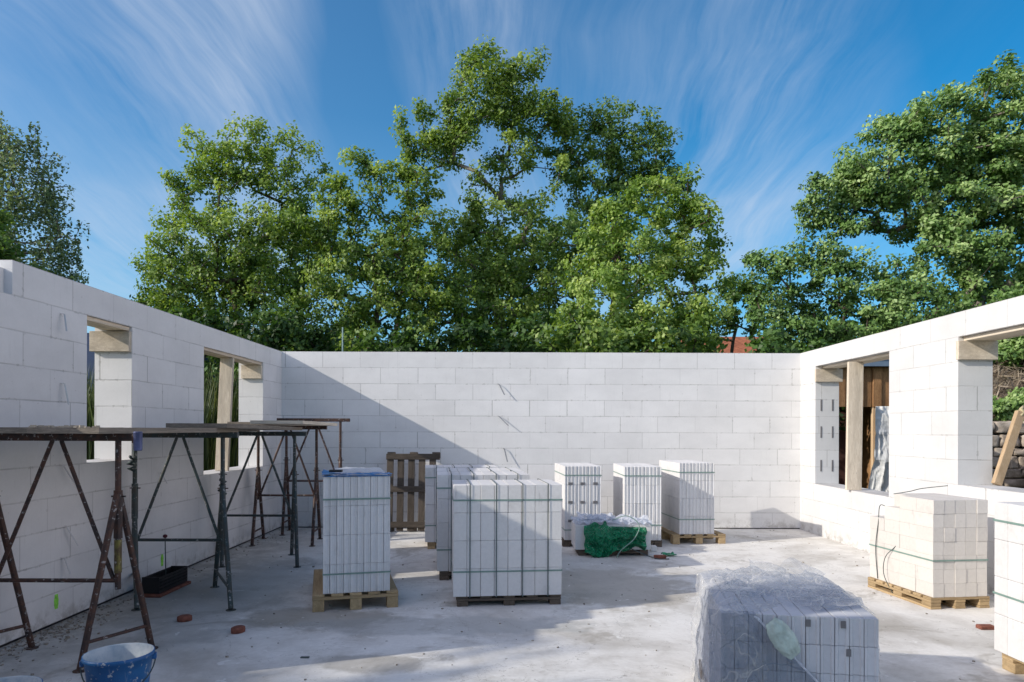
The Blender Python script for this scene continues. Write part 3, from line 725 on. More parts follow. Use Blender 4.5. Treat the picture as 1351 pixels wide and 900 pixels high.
# leaning pallet
e = empty('pallet', (-1.86, 10.44, 0), radians(2), 'weathered dark pallet leaning upright against the back wall', 'pallet')
Mx = Matrix.Rotation(radians(-9), 4, 'X')
e.rotation_euler = (radians(-7), 0, radians(2))
for i in range(5):
    x0 = .0+.16*i; MB().box(x0, x0+.10, .026, .048, .02, 1.14).build('deck_board', M_PALO, e, bevel=.004)
for z0 in (.07, .60, 1.09): MB().box(-.01, .80, .0, .025, z0, z0+.09).build('stringer_board', M_PALO, e, bevel=.004)
for x0 in (.0, .34, .68):
    for z0 in (.0, 1.10): MB().box(x0, x0+.12, .05, .13, z0+.02, z0+.11).build('foot', M_PALD, e, bevel=.004)

# ------------------------------------------------------------------ trestles and boards
def trestle(xl, xr, y, zbeam, zapex, zbar, spread, feet_skew, mat, label, over=.14, dys=(0, 0), back=.0):
    cx = (xl+xr)/2
    e = empty('trestle', (cx, y, 0), 0, label, 'trestle')
    X0, X1 = xl-cx, xr-cx
    MB().beam((X0-over, 0, zbeam), (X1+over, 0, zbeam), .045, .05).build('top_beam', mat, e, bevel=.004)
    for s_, X in ((0, X0), (1, X1)):
        MB().tube([(X, 0, zbar-.06), (X, 0, zbeam-.025)], .019, 12).build('post', mat, e, smooth=False)
        MB().tube([(X, 0, zapex-.30), (X, 0, zapex+.02)], .027, 12).build('collar', mat, e)
        MB().tube([(X-.045, 0, zapex-.02), (X+.05, 0, zapex-.02)], .006, 6).build('pin', M_RUST, e)
        sk = feet_skew
        lf = []
        for d_ in (-1, 1):
            ft = (X - d_*sk*.5, d_*spread/2, .012); lf.append(ft)
            lg = MB().tube([(X-d_*.01, d_*.03, zapex), ft], .021, 10).build('leg', mat, e)
            MB().lathe([(0, 0), (.042, 0), (.042, .006), (0, .006)], c=(ft[0], ft[1], 0), n=14).build('foot_plate', mat, lg)
        a_, b_ = Vector((X-.01, -.03, zapex)), Vector((X+.01, .03, zapex))
        t = (zapex-.17)/(zapex-.012)
        MB().tube([a_.lerp(Vector(lf[0]), t), b_.lerp(Vector(lf[1]), t)], .012, 8).build('foot_strut', mat, e)
    MB().tube([(X0, -.015, zbar), (X1, -.015, zbar)], .014, 8).build('crossbar', mat, e)
    MB().tube([(-.02, 0, zbeam-.025), (X0+.03, 0, zbar+.01)], .014, 8).build('brace', mat, e)
    MB().tube([(.04, 0, zbeam-.025), (X1-.03, 0, zbar+.01)], .014, 8).build('brace', mat, e)
    return e
t1 = trestle(-3.46, -2.62, 4.68, 1.485, 1.11, .53, .46, -.22, M_RUST, 'rusty steel trestle nearest the camera behind the blue bucket')
MB().tube([(.42, 0, .58), (.42, 0, .80)], .0235, 10).build('painted_sleeve', mat_metal('yellow_painted_steel', (.22, .19, .05), (.08, .05, .035), .9), t1)
trestle(-3.42, -2.62, 6.38, 1.485, 1.02, .53, .86, .50, M_TEAL, 'green grey trestle, second from the camera, beside the black crate')
trestle(-3.36, -2.52, 8.18, 1.485, 1.03, .53, .76, .30, M_TEAL, 'blue green trestle behind the slab stack with blue plastic')
trestle(-3.42, -2.63, 9.50, 1.56, 1.0, .64, .60, .06, M_RUST, 'brown trestle in front of the far left window jamb')
trestle(-3.32, -2.52, 10.38, 1.675, 1.1, .77, .5, .05, M_RUST, 'rusty trestle in the far corner with a bare top beam')
def plank(x0, x1, y0, y1, z, label, tilt=0, rag=.012, mat=None, skew=0):
    """sawn board with ragged, splintered edges"""
    n = 36; m = MB(); vs = []; th = .038
    for i in range(n+1):
        y = y0+(y1-y0)*i/n; zz = z + tilt*(y-y0)
        r1 = rag*noise.noise(Vector((y*8, x0, 1))); r2 = rag*noise.noise(Vector((y*8, x1, 2)))
        sx = skew*(y-y0)
        vs += [(x0+r1+sx, y, zz), (x1+r2+sx, y, zz), (x1+r2+sx, y, zz+th+.004*noise.noise(Vector((y*12, x1, 5)))), (x0+r1+sx, y, zz+th)]
    fs = [(0, 1, 2, 3), (4*n+3, 4*n+2, 4*n+1, 4*n)]
    for i in range(n):
        for k in range(4): fs.append((4*i+k, 4*i+(k+1) % 4, 4*i+4+(k+1) % 4, 4*i+4+k))
    m.add(vs, fs); tag(m.build('scaffold_board', mat or M_BOARD), label, 'board', None)
plank(-3.50, -3.02, 4.42, 6.7, 1.511, 'wide scaffold board on the near trestle, the one against the left wall')
plank(-3.01, -2.56, 4.36, 6.6, 1.511, 'wide ragged scaffold board on the near trestle, on the room side')
plank(-3.50, -3.03, 6.75, 8.45, 1.511, 'scaffold board between the second and third trestles, against the wall')
plank(-3.00, -2.47, 6.10, 8.3, 1.552, 'scaffold board lapped over the near ones, on the room side', tilt=-.012)
plank(-3.44, -2.98, 8.5, 10.0, 1.587, 'scaffold board next to the far window on the brown trestle')
plank(-2.96, -2.36, 7.95, 9.55, 1.60, 'pale scaffold board with a white dusty end on the brown trestle', tilt=-.01, mat=M_FORM)
# plaster crumbs on boards
m = MB()
for i in range(70):
    x = random.uniform(-3.0, -2.6); y = random.uniform(4.36, 4.5); s_ = random.uniform(.004, .013)
    m.box(x-s_, x+s_, y-s_, y+s_, 1.549, 1.549+s_*random.uniform(.6, 1.4), Matrix.Translation((x, y, 0)) @ Matrix.Rotation(random.random()*3, 4, 'Z') @ Matrix.Translation((-x, -y, 0)))
tag(m.build('mortar_crumbs', M_FORM), 'dry mortar crumbs along the near edge of the scaffold board', 'crumbs', kind='stuff')
# clamp at board end
e = empty('board_clamp', (-2.42, 4.55, 1.46), 0, 'blue grey tube clamp hanging at the end of the near trestle beam', 'clamp')
MB().lathe([(.0, -.06), (.024, -.06), (.027, -.05), (.027, .055), (.030, .06), (.022, .065), (0, .065)], n=16).build('cup', mat_simple('blue_grey_steel', (.10, .12, .24), .45, .5, .3, .3), e, smooth=True)
MB().box(-.035, -.024, -.012, .012, -.01, .045).build('lug', M_RUST, e)
# plastic tie rags on the posts
for (x, y, z, lb) in ((-2.62, 6.38, 1.02, 'knotted green plastic rag tied to the second trestle'), (-3.42, 6.33, 1.22, 'dark knotted rag tied high on the wall side post of the second trestle')):
    m = MB(); pts = [Vector((x+.03*cos(t*1.9)+random.uniform(-.008, .008), y+.03*sin(t*1.9), z-.07+.14*t/9)) for t in range(10)]
    m.tube(pts, [random.uniform(.007, .015) for _ in pts], 7); tag(m.build('tied_rag', M_STRAPD if z > 1.1 else M_TEAL, smooth=True), lb, 'rag')

# bucket(s)
def bucket(x, y, r, h, label, fill=True):
    e = empty('bucket', (x, y, 0), .4, label, 'bucket')
    rb = r*.78; prof = [(0, .004), (rb*.96, .004), (rb, .012), (rb+(r-rb)*.5, h*.5), (r*.985, h*.93), (r*1.035, h*.935), (r*1.04, h*.995), (r*1.01, h)]
    MB().lathe(prof, n=48).build('body', mat_bucket, e, smooth=True)
    inn = [(r*1.01, h), (r*.97, h*.985), (rb+(r-rb)*.5-.008, h*.5), (rb*.93, .02), (0, .02)]
    MB().lathe(inn, n=48).build('inside', mat_in, e, smooth=True)
    for s_ in (-1, 1): MB().box(s_*r*1.02-.012, s_*r*1.02+.012, -.02, .02, h*.84, h*.93).build('handle_lug', mat_bucket, e, bevel=.003)
    pts = [Vector((r*1.06*cos(t), -r*1.0*sin(t)*.86, h*.88 - .16*sin(t)*.9)) for t in [pi*k/20 for k in range(21)]]
    MB().tube(pts, .0035, 6).build('handle', M_STRAPD, e, smooth=True)
    return e
a = N('blue_bucket_plastic'); P = a.pos(); b = a.ramp(a.noise(P, 8, 4), (.3, (.012, .09, .26)), (.7, (.02, .15, .38)))
b = a.mix(a.maprange(a.noise(P, 34, 4, .6), .60, .66, 0, .9), b, (.55, .56, .56)); b = a.mix(a.maprange(a.noise(a.mapping(P, (1, 1, .25)), 20, 4), .62, .7, 0, .6), b, (.40, .45, .50))
a.bsdf(b, .42, .45); mat_bucket = a.m
a = N('plaster_crusted_inside'); P = a.pos(); nn_ = a.noise(P, 12, 5, .65)
a.bsdf(a.ramp(nn_, (.3, (.28, .38, .46)), (.6, (.58, .62, .64))), .8, .2, nrm=a.bump(nn_, .6, .01)); mat_in = a.m
bucket(-2.12, 3.80, .168, .33, 'blue plastic bucket crusted with white plaster inside, in the left foreground')
bucket(-2.47, 3.40, .165, .285, 'dark blue bucket at the bottom left corner, only its rim showing')

# black slotted crate with clay base by the left wall
e = empty('slotted_crate', (-3.36, 6.95, 0), radians(-91), 'black slotted plastic crate standing at the foot of the left wall', 'crate')
L_, W_, H_ = .54, .16, .15
m = MB(); m.box(0, L_, 0, W_, .03, .045)
for z0 in (.045, .075, .105, .135, .160): m.box(0, L_, 0, .008, z0, z0+.013); m.box(0, L_, W_-.008, W_, z0, z0+.013)
for i in range(23): 
    x0 = i*(L_-.01)/22; m.box(x0, x0+.01, -.001, .009, .045, .175); m.box(x0, x0+.01, W_-.009, W_+.001, .045, .175)
m.box(-.002, .01, 0, W_, .044, .18); m.box(L_-.01, L_+.002, 0, W_, .044, .18)
m.build('crate_body', M_BLACK, e)
MB().box(-.02, L_+.03, -.01, W_+.03, 0, .029).build('clay_base', M_BRICK, e, bevel=.004)
e = empty('marker_rod', (-3.34, 6.78, 0), 0, 'thin rod with a dark red round head standing beside the black crate', 'rod')
MB().tube([(0.02, -.02, .02), (.0, 0, .50)], .005, 6).build('rod', M_STRAPD, e); MB().lathe([(0, -.02), (.018, -.012), (.022, 0), (.018, .012), (0, .02)], c=(0, 0, .50), n=12).build('head', mat_simple('dark_red_plastic', (.10, .012, .02), .4), e, smooth=True)

# debris on the floor
m = MB()
for i in range(900):
    if i < 620: x = XL + .02 + abs(random.gauss(0, .16)); y = random.choice([random.gauss(5.3, .55), random.gauss(5.2, .35), random.uniform(4.2, 10.8)])
    else: x = random.uniform(-3.4, 4.3); y = random.uniform(4.0, 10.8)
    if x > XR-.05: continue
    s_ = random.uniform(.002, .009)*(1.4 if random.random() < .12 else 1); hgt = s_*random.uniform(.5, 1.3)
    M_ = Matrix.Translation((x, y, 0)) @ Matrix.Rotation(random.random()*6, 4, 'Z') @ Matrix.Rotation(random.uniform(-.3, .3), 4, 'X')
    m.box(-s_, s_, -s_*.7, s_*.7, -.002, hgt, M_)
tag(m.build('debris', mat_simple('debris_crumbs', (.30, .27, .23), .95, .1, var=.6, vs=40)), 'crumbs and grit scattered on the slab, thickest along the left wall', 'debris', kind='stuff')
for (x, y, lb) in ((-1.38, 4.72, 'dark flat chip lying on the floor before the near pallet'),):
    tag(MB().box(-.03, .03, -.012, .012, 0, .008).build('chip', M_STRAPD, bevel=.003, loc=(x, y, 0)), lb, 'chip')

# ------------------------------------------------------------------ vegetation
def leafmesh(name, C, N_, L, Wd, tint, mat, parent):
    """kite shaped leaves at points C with normals N_"""
    n = len(C)
    a_ = RNG.normal(size=(n, 3)); t = a_ - (a_*N_).sum(1)[:, None]*N_; t /= np.linalg.norm(t, axis=1)[:, None]+1e-9
    b_ = np.cross(N_, t)
    L = L[:, None]; Wd = Wd[:, None]
    V = np.stack([C - t*L*.5, C + b_*Wd*.5 + t*L*.05 + N_*Wd*.12, C + t*L*.5, C - b_*Wd*.5 + t*L*.05 + N_*Wd*.12], 1).reshape(-1, 3)
    me = bpy.data.meshes.new(name); me.vertices.add(4*n); me.vertices.foreach_set('co', V.astype(np.float32).ravel())
    me.loops.add(4*n); me.loops.foreach_set('vertex_index', np.arange(4*n, dtype=np.int32)); me.polygons.add(n)
    me.polygons.foreach_set('loop_start', np.arange(0, 4*n, 4, dtype=np.int32)); me.update(calc_edges=True)
    at_ = me.attributes.new('tint', 'FLOAT', 'POINT'); at_.data.foreach_set('value', np.repeat(np.clip(tint, 0, 1), 4).astype(np.float32))
    me.materials.append(mat); o = bpy.data.objects.new(name, me); COL.objects.link(o)
    if parent: o.parent = parent
    return o
def branches(base, clumps, trunk_top, r_tip=.012, expo=.46):
    """greedy branch graph from the trunk to every clump"""
    nodes = []; par = []
    base = np.array(base, float); top = np.array(trunk_top, float)
    K = 10
    for i in range(K+1):
        p = base + (top-base)*i/K; p[:2] += .12*np.sin(i*1.3+base[0])*np.array([1, .6])*(i > 0)
        nodes.append(p); par.append(i-1)
    order = np.argsort([np.linalg.norm(c-top) + .3*abs(c[2]-top[2]) for c in clumps])
    for ci in order:
        c = clumps[ci]; A = np.array(nodes); d = c - A; dist = np.linalg.norm(d, axis=1)
        pen = dist + np.maximum(0, A[:, 2]-c[2])*1.2
        pen[:4] += 9
        k = int(np.argmin(pen)); steps = max(1, int(dist[k]/.55)); p0 = nodes[k]; prev = k
        for s_ in range(1, steps+1):
            t = s_/steps; p = p0 + (c-p0)*t + RNG.normal(size=3)*.06*(1 if s_ < steps else .2)
            p[2] += .22*sin(pi*t)*min(1, dist[k]*.3) * (-1 if RNG.random() < .3 else 1) * .6
            nodes.append(p); par.append(prev); prev = len(nodes)-1
    cnt = np.zeros(len(nodes))
    for i in range(len(nodes)-1, -1, -1):
        if cnt[i] == 0: cnt[i] = 1
        if par[i] >= 0: cnt[par[i]] += cnt[i]
    rad = r_tip*cnt**expo
    m = MB()
    for i in range(1, len(nodes)):
        k = par[i]; r0 = min(rad[k], rad[i]*1.5)
        p0, p1 = Vector(nodes[k]), Vector(nodes[i])
        if (p1-p0).length < 1e-3: continue
        m.tube([p0, p1 + (p1-p0)*.03], [r0, rad[i]], 7 if rad[i] > .05 else 4, cap=False)
    return m
def tree(name, label, Y, lobes, mat, base=None, trunk=.45, cr=.42, leaves=105, ls=.115, dens=1.0, bark=None, droop=0, flat=.7, group=None, tbase=.45, expo=.46, cat='tree', tvar=.28, up=.35, rtip=.012, world=False):
    px = F/Y; C = []; W = []
    ctr = []
    for lb in lobes:
        u, v, ru, rv = lb[:4]; dy = lb[4] if len(lb) > 4 else 0; dn = lb[5] if len(lb) > 5 else 1
        c = np.array(at(u, v, Y+dy)); rx, rz = 1.1*ru/px, 1.12*rv/px; ry = (rx+rz)*.5
        if world: c = np.array((u, Y+dy, v)); rx, rz = ru, rv; ry = ru
        n = max(2, int(dens*dn*rx*rz*15/(cr/.42)**2))
        for k in range(n):
            d_ = RNG.normal(size=3); d_ /= np.linalg.norm(d_); r = RNG.random()**.42
            C.append(c + d_*r*np.array([rx-cr*.2, ry, rz-cr*.1]).clip(.1)); W.append(dn)
        ctr.append(c)
    C = np.array(C); W = np.array(W); C[:, 2] = np.maximum(C[:, 2], .3)
    mid = C.mean(0); b0 = np.array([mid[0], Y, -.1]) if base is None else np.array([*base, -.1])
    top = b0 + (np.array([mid[0], Y, mid[2]]) - b0)*1.0; top[2] = max(.8, mid[2]*(1+0*trunk) * trunk*2)
    root = empty(name, (0, 0, 0), 0, label, cat, group)
    branches(b0, C, top, r_tip=rtip, expo=expo).build('trunk', bark or M_BARK, root, smooth=True)
    nC = len(C)
    ids = np.repeat(np.arange(nC), leaves); n = len(ids)
    crr = cr*RNG.uniform(.65, 1.3, nC)[ids]
    d_ = RNG.normal(size=(n, 3)); d_ /= np.linalg.norm(d_, axis=1)[:, None]
    r = RNG.random(n)**.5
    # lumpy clump surface
    off = d_*(r*crr)[:, None]*np.array([1, 1, flat])
    if droop: 
        off[:, 2] -= RNG.random(n)**1.5*droop; off[:, :2] *= .75
        strand = RNG.integers(0, 7, n); ang = strand*.9+ids*1.7; rr_ = crr*(.3+.1*strand)
        off[:, 0] = np.cos(ang)*rr_ + RNG.normal(size=n)*.04; off[:, 1] = np.sin(ang)*rr_ + RNG.normal(size=n)*.04
    P_ = C[ids] + off
    keep = P_[:, 2] > .05
    out = P_ - mid; out /= np.linalg.norm(out, axis=1)[:, None]+1e-9
    nrm = RNG.normal(size=(n, 3))*.62 + out*.35 + d_*.45 + np.array([-.25, -.15, up]); nrm /= np.linalg.norm(nrm, axis=1)[:, None]
    tc = RNG.normal(size=nC)*.21
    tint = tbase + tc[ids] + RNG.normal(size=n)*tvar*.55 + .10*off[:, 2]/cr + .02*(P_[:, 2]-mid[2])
    Ls = ls*RNG.uniform(.65, 1.3, n)
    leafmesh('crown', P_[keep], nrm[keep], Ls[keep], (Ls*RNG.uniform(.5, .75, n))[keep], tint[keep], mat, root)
    return root
tree('birch_tree', 'drooping grey green birch at the left edge above the wall', 24, [(-45, 190, 60, 60), (10, 185, 40, 40), (35, 215, 42, 45), (25, 275, 60, 50), (75, 285, 32, 40), (85, 330, 26, 28), (20, 335, 70, 40), (-50, 300, 70, 80), (55, 245, 30, 40), (95, 355, 20, 18), (50, 370, 60, 30)], L_BIRCH, leaves=62, ls=.12, cr=.36, droop=.8, tbase=.78, bark=M_BARKL, dens=.75)
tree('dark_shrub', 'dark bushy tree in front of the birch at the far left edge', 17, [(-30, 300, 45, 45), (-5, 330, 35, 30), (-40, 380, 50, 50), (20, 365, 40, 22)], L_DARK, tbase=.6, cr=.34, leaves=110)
tree('ash_tree', 'airy tree with spiky open top, leftmost of the trees behind the wall', 21, [(285, 225, 40, 30), (350, 225, 45, 30, 0, .8), (262, 185, 22, 20, 0, .8), (300, 200, 40, 30, 0, .55), (330, 175, 26, 24, 0, .8), (375, 205, 45, 30, 0, .6), (410, 225, 24, 22, 0, .7), (245, 240, 30, 22, 0, .8), (300, 245, 55, 28, 0, .6), (365, 250, 50, 30, 0, .55), (250, 290, 50, 30, 0, 1.1), (320, 300, 70, 34, -1), (390, 300, 50, 40), (215, 335, 40, 22), (270, 345, 70, 38, -1), (350, 360, 80, 45), (215, 385, 34, 24), (270, 405, 70, 40), (370, 420, 80, 45), (200, 350, 22, 18), (330, 460, 90, 40), (240, 440, 60, 40)], L_ASH, cr=.30, leaves=75, ls=.108, tbase=.52, expo=.42, flat=1.1)
tree('oak_tree', 'rounded green tree between the airy ash and the tallest tree', 20, [(480, 225, 35, 24, 0, .9), (515, 220, 40, 24, 0, .9), (555, 250, 30, 28), (440, 265, 40, 28), (500, 265, 55, 30, 0, .7), (420, 310, 40, 40), (480, 320, 65, 42), (550, 310, 45, 40, 0, .8), (450, 380, 70, 50), (540, 380, 60, 50), (490, 440, 90, 45)], L_MAIN, ls=.112, cr=.36, tbase=.55)
tree('maple_tree', 'tallest tree in the centre with bare grey limbs showing', 22, [(640, 112, 52, 34), (690, 150, 50, 34), (605, 178, 44, 26), (565, 200, 40, 22), (612, 90, 24, 22), (640, 75, 22, 18), (690, 98, 34, 26), (655, 125, 48, 30), (600, 150, 26, 18), (705, 150, 42, 30), (635, 165, 45, 22, 0, .8), (548, 152, 26, 14), (565, 178, 42, 22), (540, 205, 22, 18), (600, 205, 26, 16, 0, .6), (690, 200, 50, 22, 0, .7), (625, 225, 34, 20, 0, .7), (670, 255, 44, 24, .6, .6), (735, 165, 22, 30), (660, 235, 40, 22, 0, .25), (725, 230, 30, 28, 0, .5), (530, 250, 22, 16, 0, .4), (640, 285, 46, 24, -1), (600, 310, 40, 30), (700, 300, 44, 36, 0, .7), (650, 350, 75, 44), (620, 410, 80, 50, -1), (700, 400, 70, 50), (660, 450, 100, 40)], L_MAIN, base=(.35, 22), leaves=95, ls=.115, cr=.35, tbase=.55, flat=.9, bark=M_BARKL, trunk=.40, expo=.43, rtip=.013)
tree('oak_tree', 'dark green tree touching the tallest tree on its right side', 23, [(770, 160, 34, 20), (815, 155, 40, 20), (855, 175, 30, 22), (860, 205, 28, 22), (790, 195, 50, 30), (745, 215, 30, 40), (830, 220, 50, 30), (790, 260, 60, 40), (880, 240, 40, 30), (800, 330, 80, 60)], L_DARK, leaves=105, ls=.12, cr=.38, tbase=.75)
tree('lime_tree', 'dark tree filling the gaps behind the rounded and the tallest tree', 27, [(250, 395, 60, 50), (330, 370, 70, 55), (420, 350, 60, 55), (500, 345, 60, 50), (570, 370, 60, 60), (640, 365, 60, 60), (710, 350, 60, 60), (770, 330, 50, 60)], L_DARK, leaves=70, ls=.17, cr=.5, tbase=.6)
tree('maple_tree', 'bright yellow green tree right of centre, in front of a dark one', 18, [(870, 245, 34, 24), (905, 255, 30, 24), (925, 285, 24, 24, 1), (840, 280, 44, 30), (895, 300, 48, 32), (940, 325, 24, 26, 1), (800, 300, 36, 30), (770, 345, 36, 34), (840, 345, 60, 38), (910, 365, 50, 38), (790, 400, 60, 42, -1), (860, 420, 70, 46, -1), (905, 430, 38, 42), (780, 450, 70, 36, -1)], L_YEL, leaves=125, ls=.105, cr=.34, tbase=.55)
tree('bush', 'loose blue green bush in the dip beside the yellow green tree', 21, [(965, 365, 24, 34, 0, .6), (985, 350, 20, 20, 0, .6), (968, 395, 26, 24, 0, .9), (990, 385, 20, 24, 0, .9), (958, 420, 20, 20), (935, 440, 24, 30), (1003, 430, 14, 34)], L_DARK, cr=.3, leaves=70, ls=.12, tbase=.65, cat='bush')
tree('walnut_tree', 'large spreading tree filling the right side above the right wall', 17.5, [(1180, 235, 60, 34), (1240, 185, 60, 40), (1310, 230, 60, 50), (1130, 250, 40, 28), (1075, 285, 22, 24), (1095, 245, 30, 26), (1130, 215, 36, 28), (1165, 180, 40, 28), (1205, 155, 44, 30), (1255, 145, 42, 28), (1300, 125, 36, 28), (1330, 100, 36, 26), (1380, 110, 40, 50), (1150, 245, 50, 30), (1105, 285, 40, 26), (1190, 290, 50, 30, .8, .8), (1235, 300, 50, 34, .8), (1220, 215, 60, 40), (1290, 190, 60, 45), (1350, 180, 50, 60), (1120, 280, 34, 20, 0, .5), (1180, 285, 44, 24, 0, .35), (1245, 270, 44, 36, -.6), (1320, 270, 60, 50), (1280, 330, 60, 34, -.6), (1350, 340, 60, 60), (1400, 260, 80, 120), (1225, 330, 40, 24, 0, .6), (1240, 375, 60, 26), (1310, 395, 70, 40), (1400, 400, 80, 60)], L_RIGHT, base=(12.3, 18), leaves=125, ls=.105, cr=.32, tbase=.55, bark=M_BARKL, trunk=.34, expo=.45, rtip=.014, up=.5)
tree('apple_tree', 'low dense tree below the large spreading one at the right corner', 15.5, [(1015, 355, 26, 24), (1040, 340, 28, 18), (1010, 400, 34, 30), (1090, 335, 34, 22), (1120, 350, 40, 26), (1065, 385, 44, 34), (1130, 395, 56, 36), (1045, 440, 40, 30), (1100, 435, 70, 34), (1185, 375, 44, 32), (1200, 410, 60, 36), (1160, 440, 60, 34), (1270, 420, 60, 30), (1330, 440, 60, 50), (1240, 470, 60, 40)], L_RIGHT, leaves=115, ls=.095, cr=.29, tbase=.42)
tree('birch_tree', 'slender tree left of the house, its top twigs dappling the near floor', -1.6, [(-16.6, 5.2, 1.9, 1.7), (-16.4, 7.0, 1.5, 1.2), (-17.3, 7.7, .7, .6, .3, .6), (-16.2, 8.15, .55, .5, 0, .45), (-16.7, 8.5, .6, .35, .4, .35), (-15.6, 8.35, .5, .25, -.2, .3), (-16.9, 4, 1.6, 1)], L_BIRCH, base=(-16.6, -1.6), leaves=70, ls=.13, cr=.34, world=True, dens=.5)
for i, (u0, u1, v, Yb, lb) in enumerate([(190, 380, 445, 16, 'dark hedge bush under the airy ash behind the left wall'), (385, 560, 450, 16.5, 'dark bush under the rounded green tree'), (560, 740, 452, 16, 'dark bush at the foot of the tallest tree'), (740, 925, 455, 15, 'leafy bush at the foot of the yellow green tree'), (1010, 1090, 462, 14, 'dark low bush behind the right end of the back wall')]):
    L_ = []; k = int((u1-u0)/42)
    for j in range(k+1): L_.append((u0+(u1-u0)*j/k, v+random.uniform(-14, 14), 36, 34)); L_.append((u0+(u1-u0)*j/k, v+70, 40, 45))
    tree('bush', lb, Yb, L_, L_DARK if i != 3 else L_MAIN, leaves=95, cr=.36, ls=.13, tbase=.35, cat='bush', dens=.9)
print('LEAVES', sum(len(o.data.polygons) for o in S.objects if o.type == 'MESH' and o.name.startswith('crown')))
# far wood as one dark mass
n = 42000; u = RNG.uniform(-300, 1800, n); Yv = RNG.uniform(30, 40, n); X = (u-675)/F*Yv
top = 4.6 + 1.2*np.sin(X*.55) + .8*np.sin(X*1.7+1); top = np.where(u < 190, 3.4, top); top = np.where((u > 925) & (u < 1000), 4.2, top)
Z = top*RNG.random(n)**.6; NN = RNG.normal(size=(n, 3))+np.array([0, -.5, .5]); NN /= np.linalg.norm(NN, axis=1)[:, None]
o = leafmesh('woodland', np.stack([X, Yv, Z], 1), NN, RNG.uniform(.35, .7, n), RNG.uniform(.3, .5, n), RNG.normal(.35, .25, n), L_DARK, None); tag(o, 'dark far band of woodland behind the trees', 'woodland', kind='stuff')
# tall grass seen through the left windows
def grass(name, x0, x1, y0, y1, n, h0, h1, label, mat, zb=-.12, lean=.25):
    bx_ = RNG.uniform(x0, x1, n); by = RNG.uniform(y0, y1, n); hh = RNG.uniform(h0, h1, n); an = RNG.uniform(0, 2*pi, n); ln = RNG.uniform(0, lean, n)*hh
    dx, dy = np.cos(an), np.sin(an); w = .012+.012*RNG.random(n); V = []
    V = np.stack([np.stack([bx_-dy*w, by+dx*w, np.full(n, zb)], 1), np.stack([bx_+dy*w, by-dx*w, np.full(n, zb)], 1),
                  np.stack([bx_+dx*ln*.4+dy*w*.8, by+dy*ln*.4-dx*w*.8, zb+hh*.6], 1), np.stack([bx_+dx*ln*.4-dy*w*.8, by+dy*ln*.4+dx*w*.8, zb+hh*.6], 1),
                  np.stack([bx_+dx*ln, by+dy*ln, zb+hh], 1)], 1).reshape(-1, 3)
    F_ = []; 
    for i in range(n): k = 5*i; F_ += [(k, k+1, k+2, k+3), (k+3, k+2, k+4)]
    me = bpy.data.meshes.new(name); me.from_pydata(V.tolist(), [], F_); at_ = me.attributes.new('tint', 'FLOAT', 'POINT')
    at_.data.foreach_set('value', np.repeat(np.clip(RNG.normal(.5, .28, n), 0, 1), 5).astype(np.float32)); me.materials.append(mat)
    o = bpy.data.objects.new(name, me); COL.objects.link(o); tag(o, label, 'grass', kind='stuff'); return o
L_REED = mat_leaf('reed_blades', (.012, .03, .007), (.045, .08, .018), (.16, .18, .05), .2)
grass('tall_grass', -9.0, -5.2, 11.5, 16, 5200, 1.4, 3.0, 'tall reeds growing outside the far left window', L_REED)
grass('meadow_grass', -12, -4.4, 7, 40, 9000, .2, .55, 'meadow grass outside the left wall', L_REED)
# dark blue neighbour shed far outside the small left window
e = empty('neighbour_house', (-12.2, 20, 0), 0, 'dark blue and white house glimpsed through the small left window', 'house')
MB().box(-2.6, 2.2, 0, 5, -.12, 2.55).build('wall', mat_simple('pale_render', (.42, .46, .52), .8), e)
MB().box(-2.4, 2.0, -.02, -.003, 1.25, 2.3).build('window_band', mat_simple('dark_glass', (.02, .04, .09), .15, .6), e)
m = MB(); m.add([(-3, -.6, 2.551), (2.6, -.6, 2.551), (2.6, 5.6, 2.551), (-3, 5.6, 2.551), (-3, 2.5, 4.6), (2.6, 2.5, 4.6)], [(0, 1, 5, 4), (2, 3, 4, 5), (0, 4, 3), (1, 2, 5), (0, 3, 2, 1)]); m.build('roof', mat_simple('dark_blue_roof', (.03, .05, .10), .6), e)
# red roofed house behind
e = empty('roofed_house', (11.9, 36, 0), 0, 'house with red tiled roof glimpsed between the trees', 'house')
MB().box(-3.2, 3.5, 0, 6, -.12, 4.6).build('wall', mat_simple('cream_render', (.5, .45, .38), .9), e)
m = MB(); m.add([(-3.6, -.5, 4.601), (3.9, -.5, 4.601), (3.9, 6.5, 4.601), (-3.6, 6.5, 4.601), (-2.2, 3, 6.75), (2.4, 3, 6.75)], [(0, 1, 5, 4), (2, 3, 4, 5), (0, 4, 3), (1, 2, 5), (0, 3, 2, 1)]); m.build('roof', M_ROOF, e)
tag(MB().tube([(-3.0, 12.5, -.12), (-3.0, 12.5, 3.36)], .013, 10).build('metal_pole', mat_simple('pale_green_steel', (.30, .42, .42), .5)), 'thin pale green pole standing behind the back wall', 'pole')

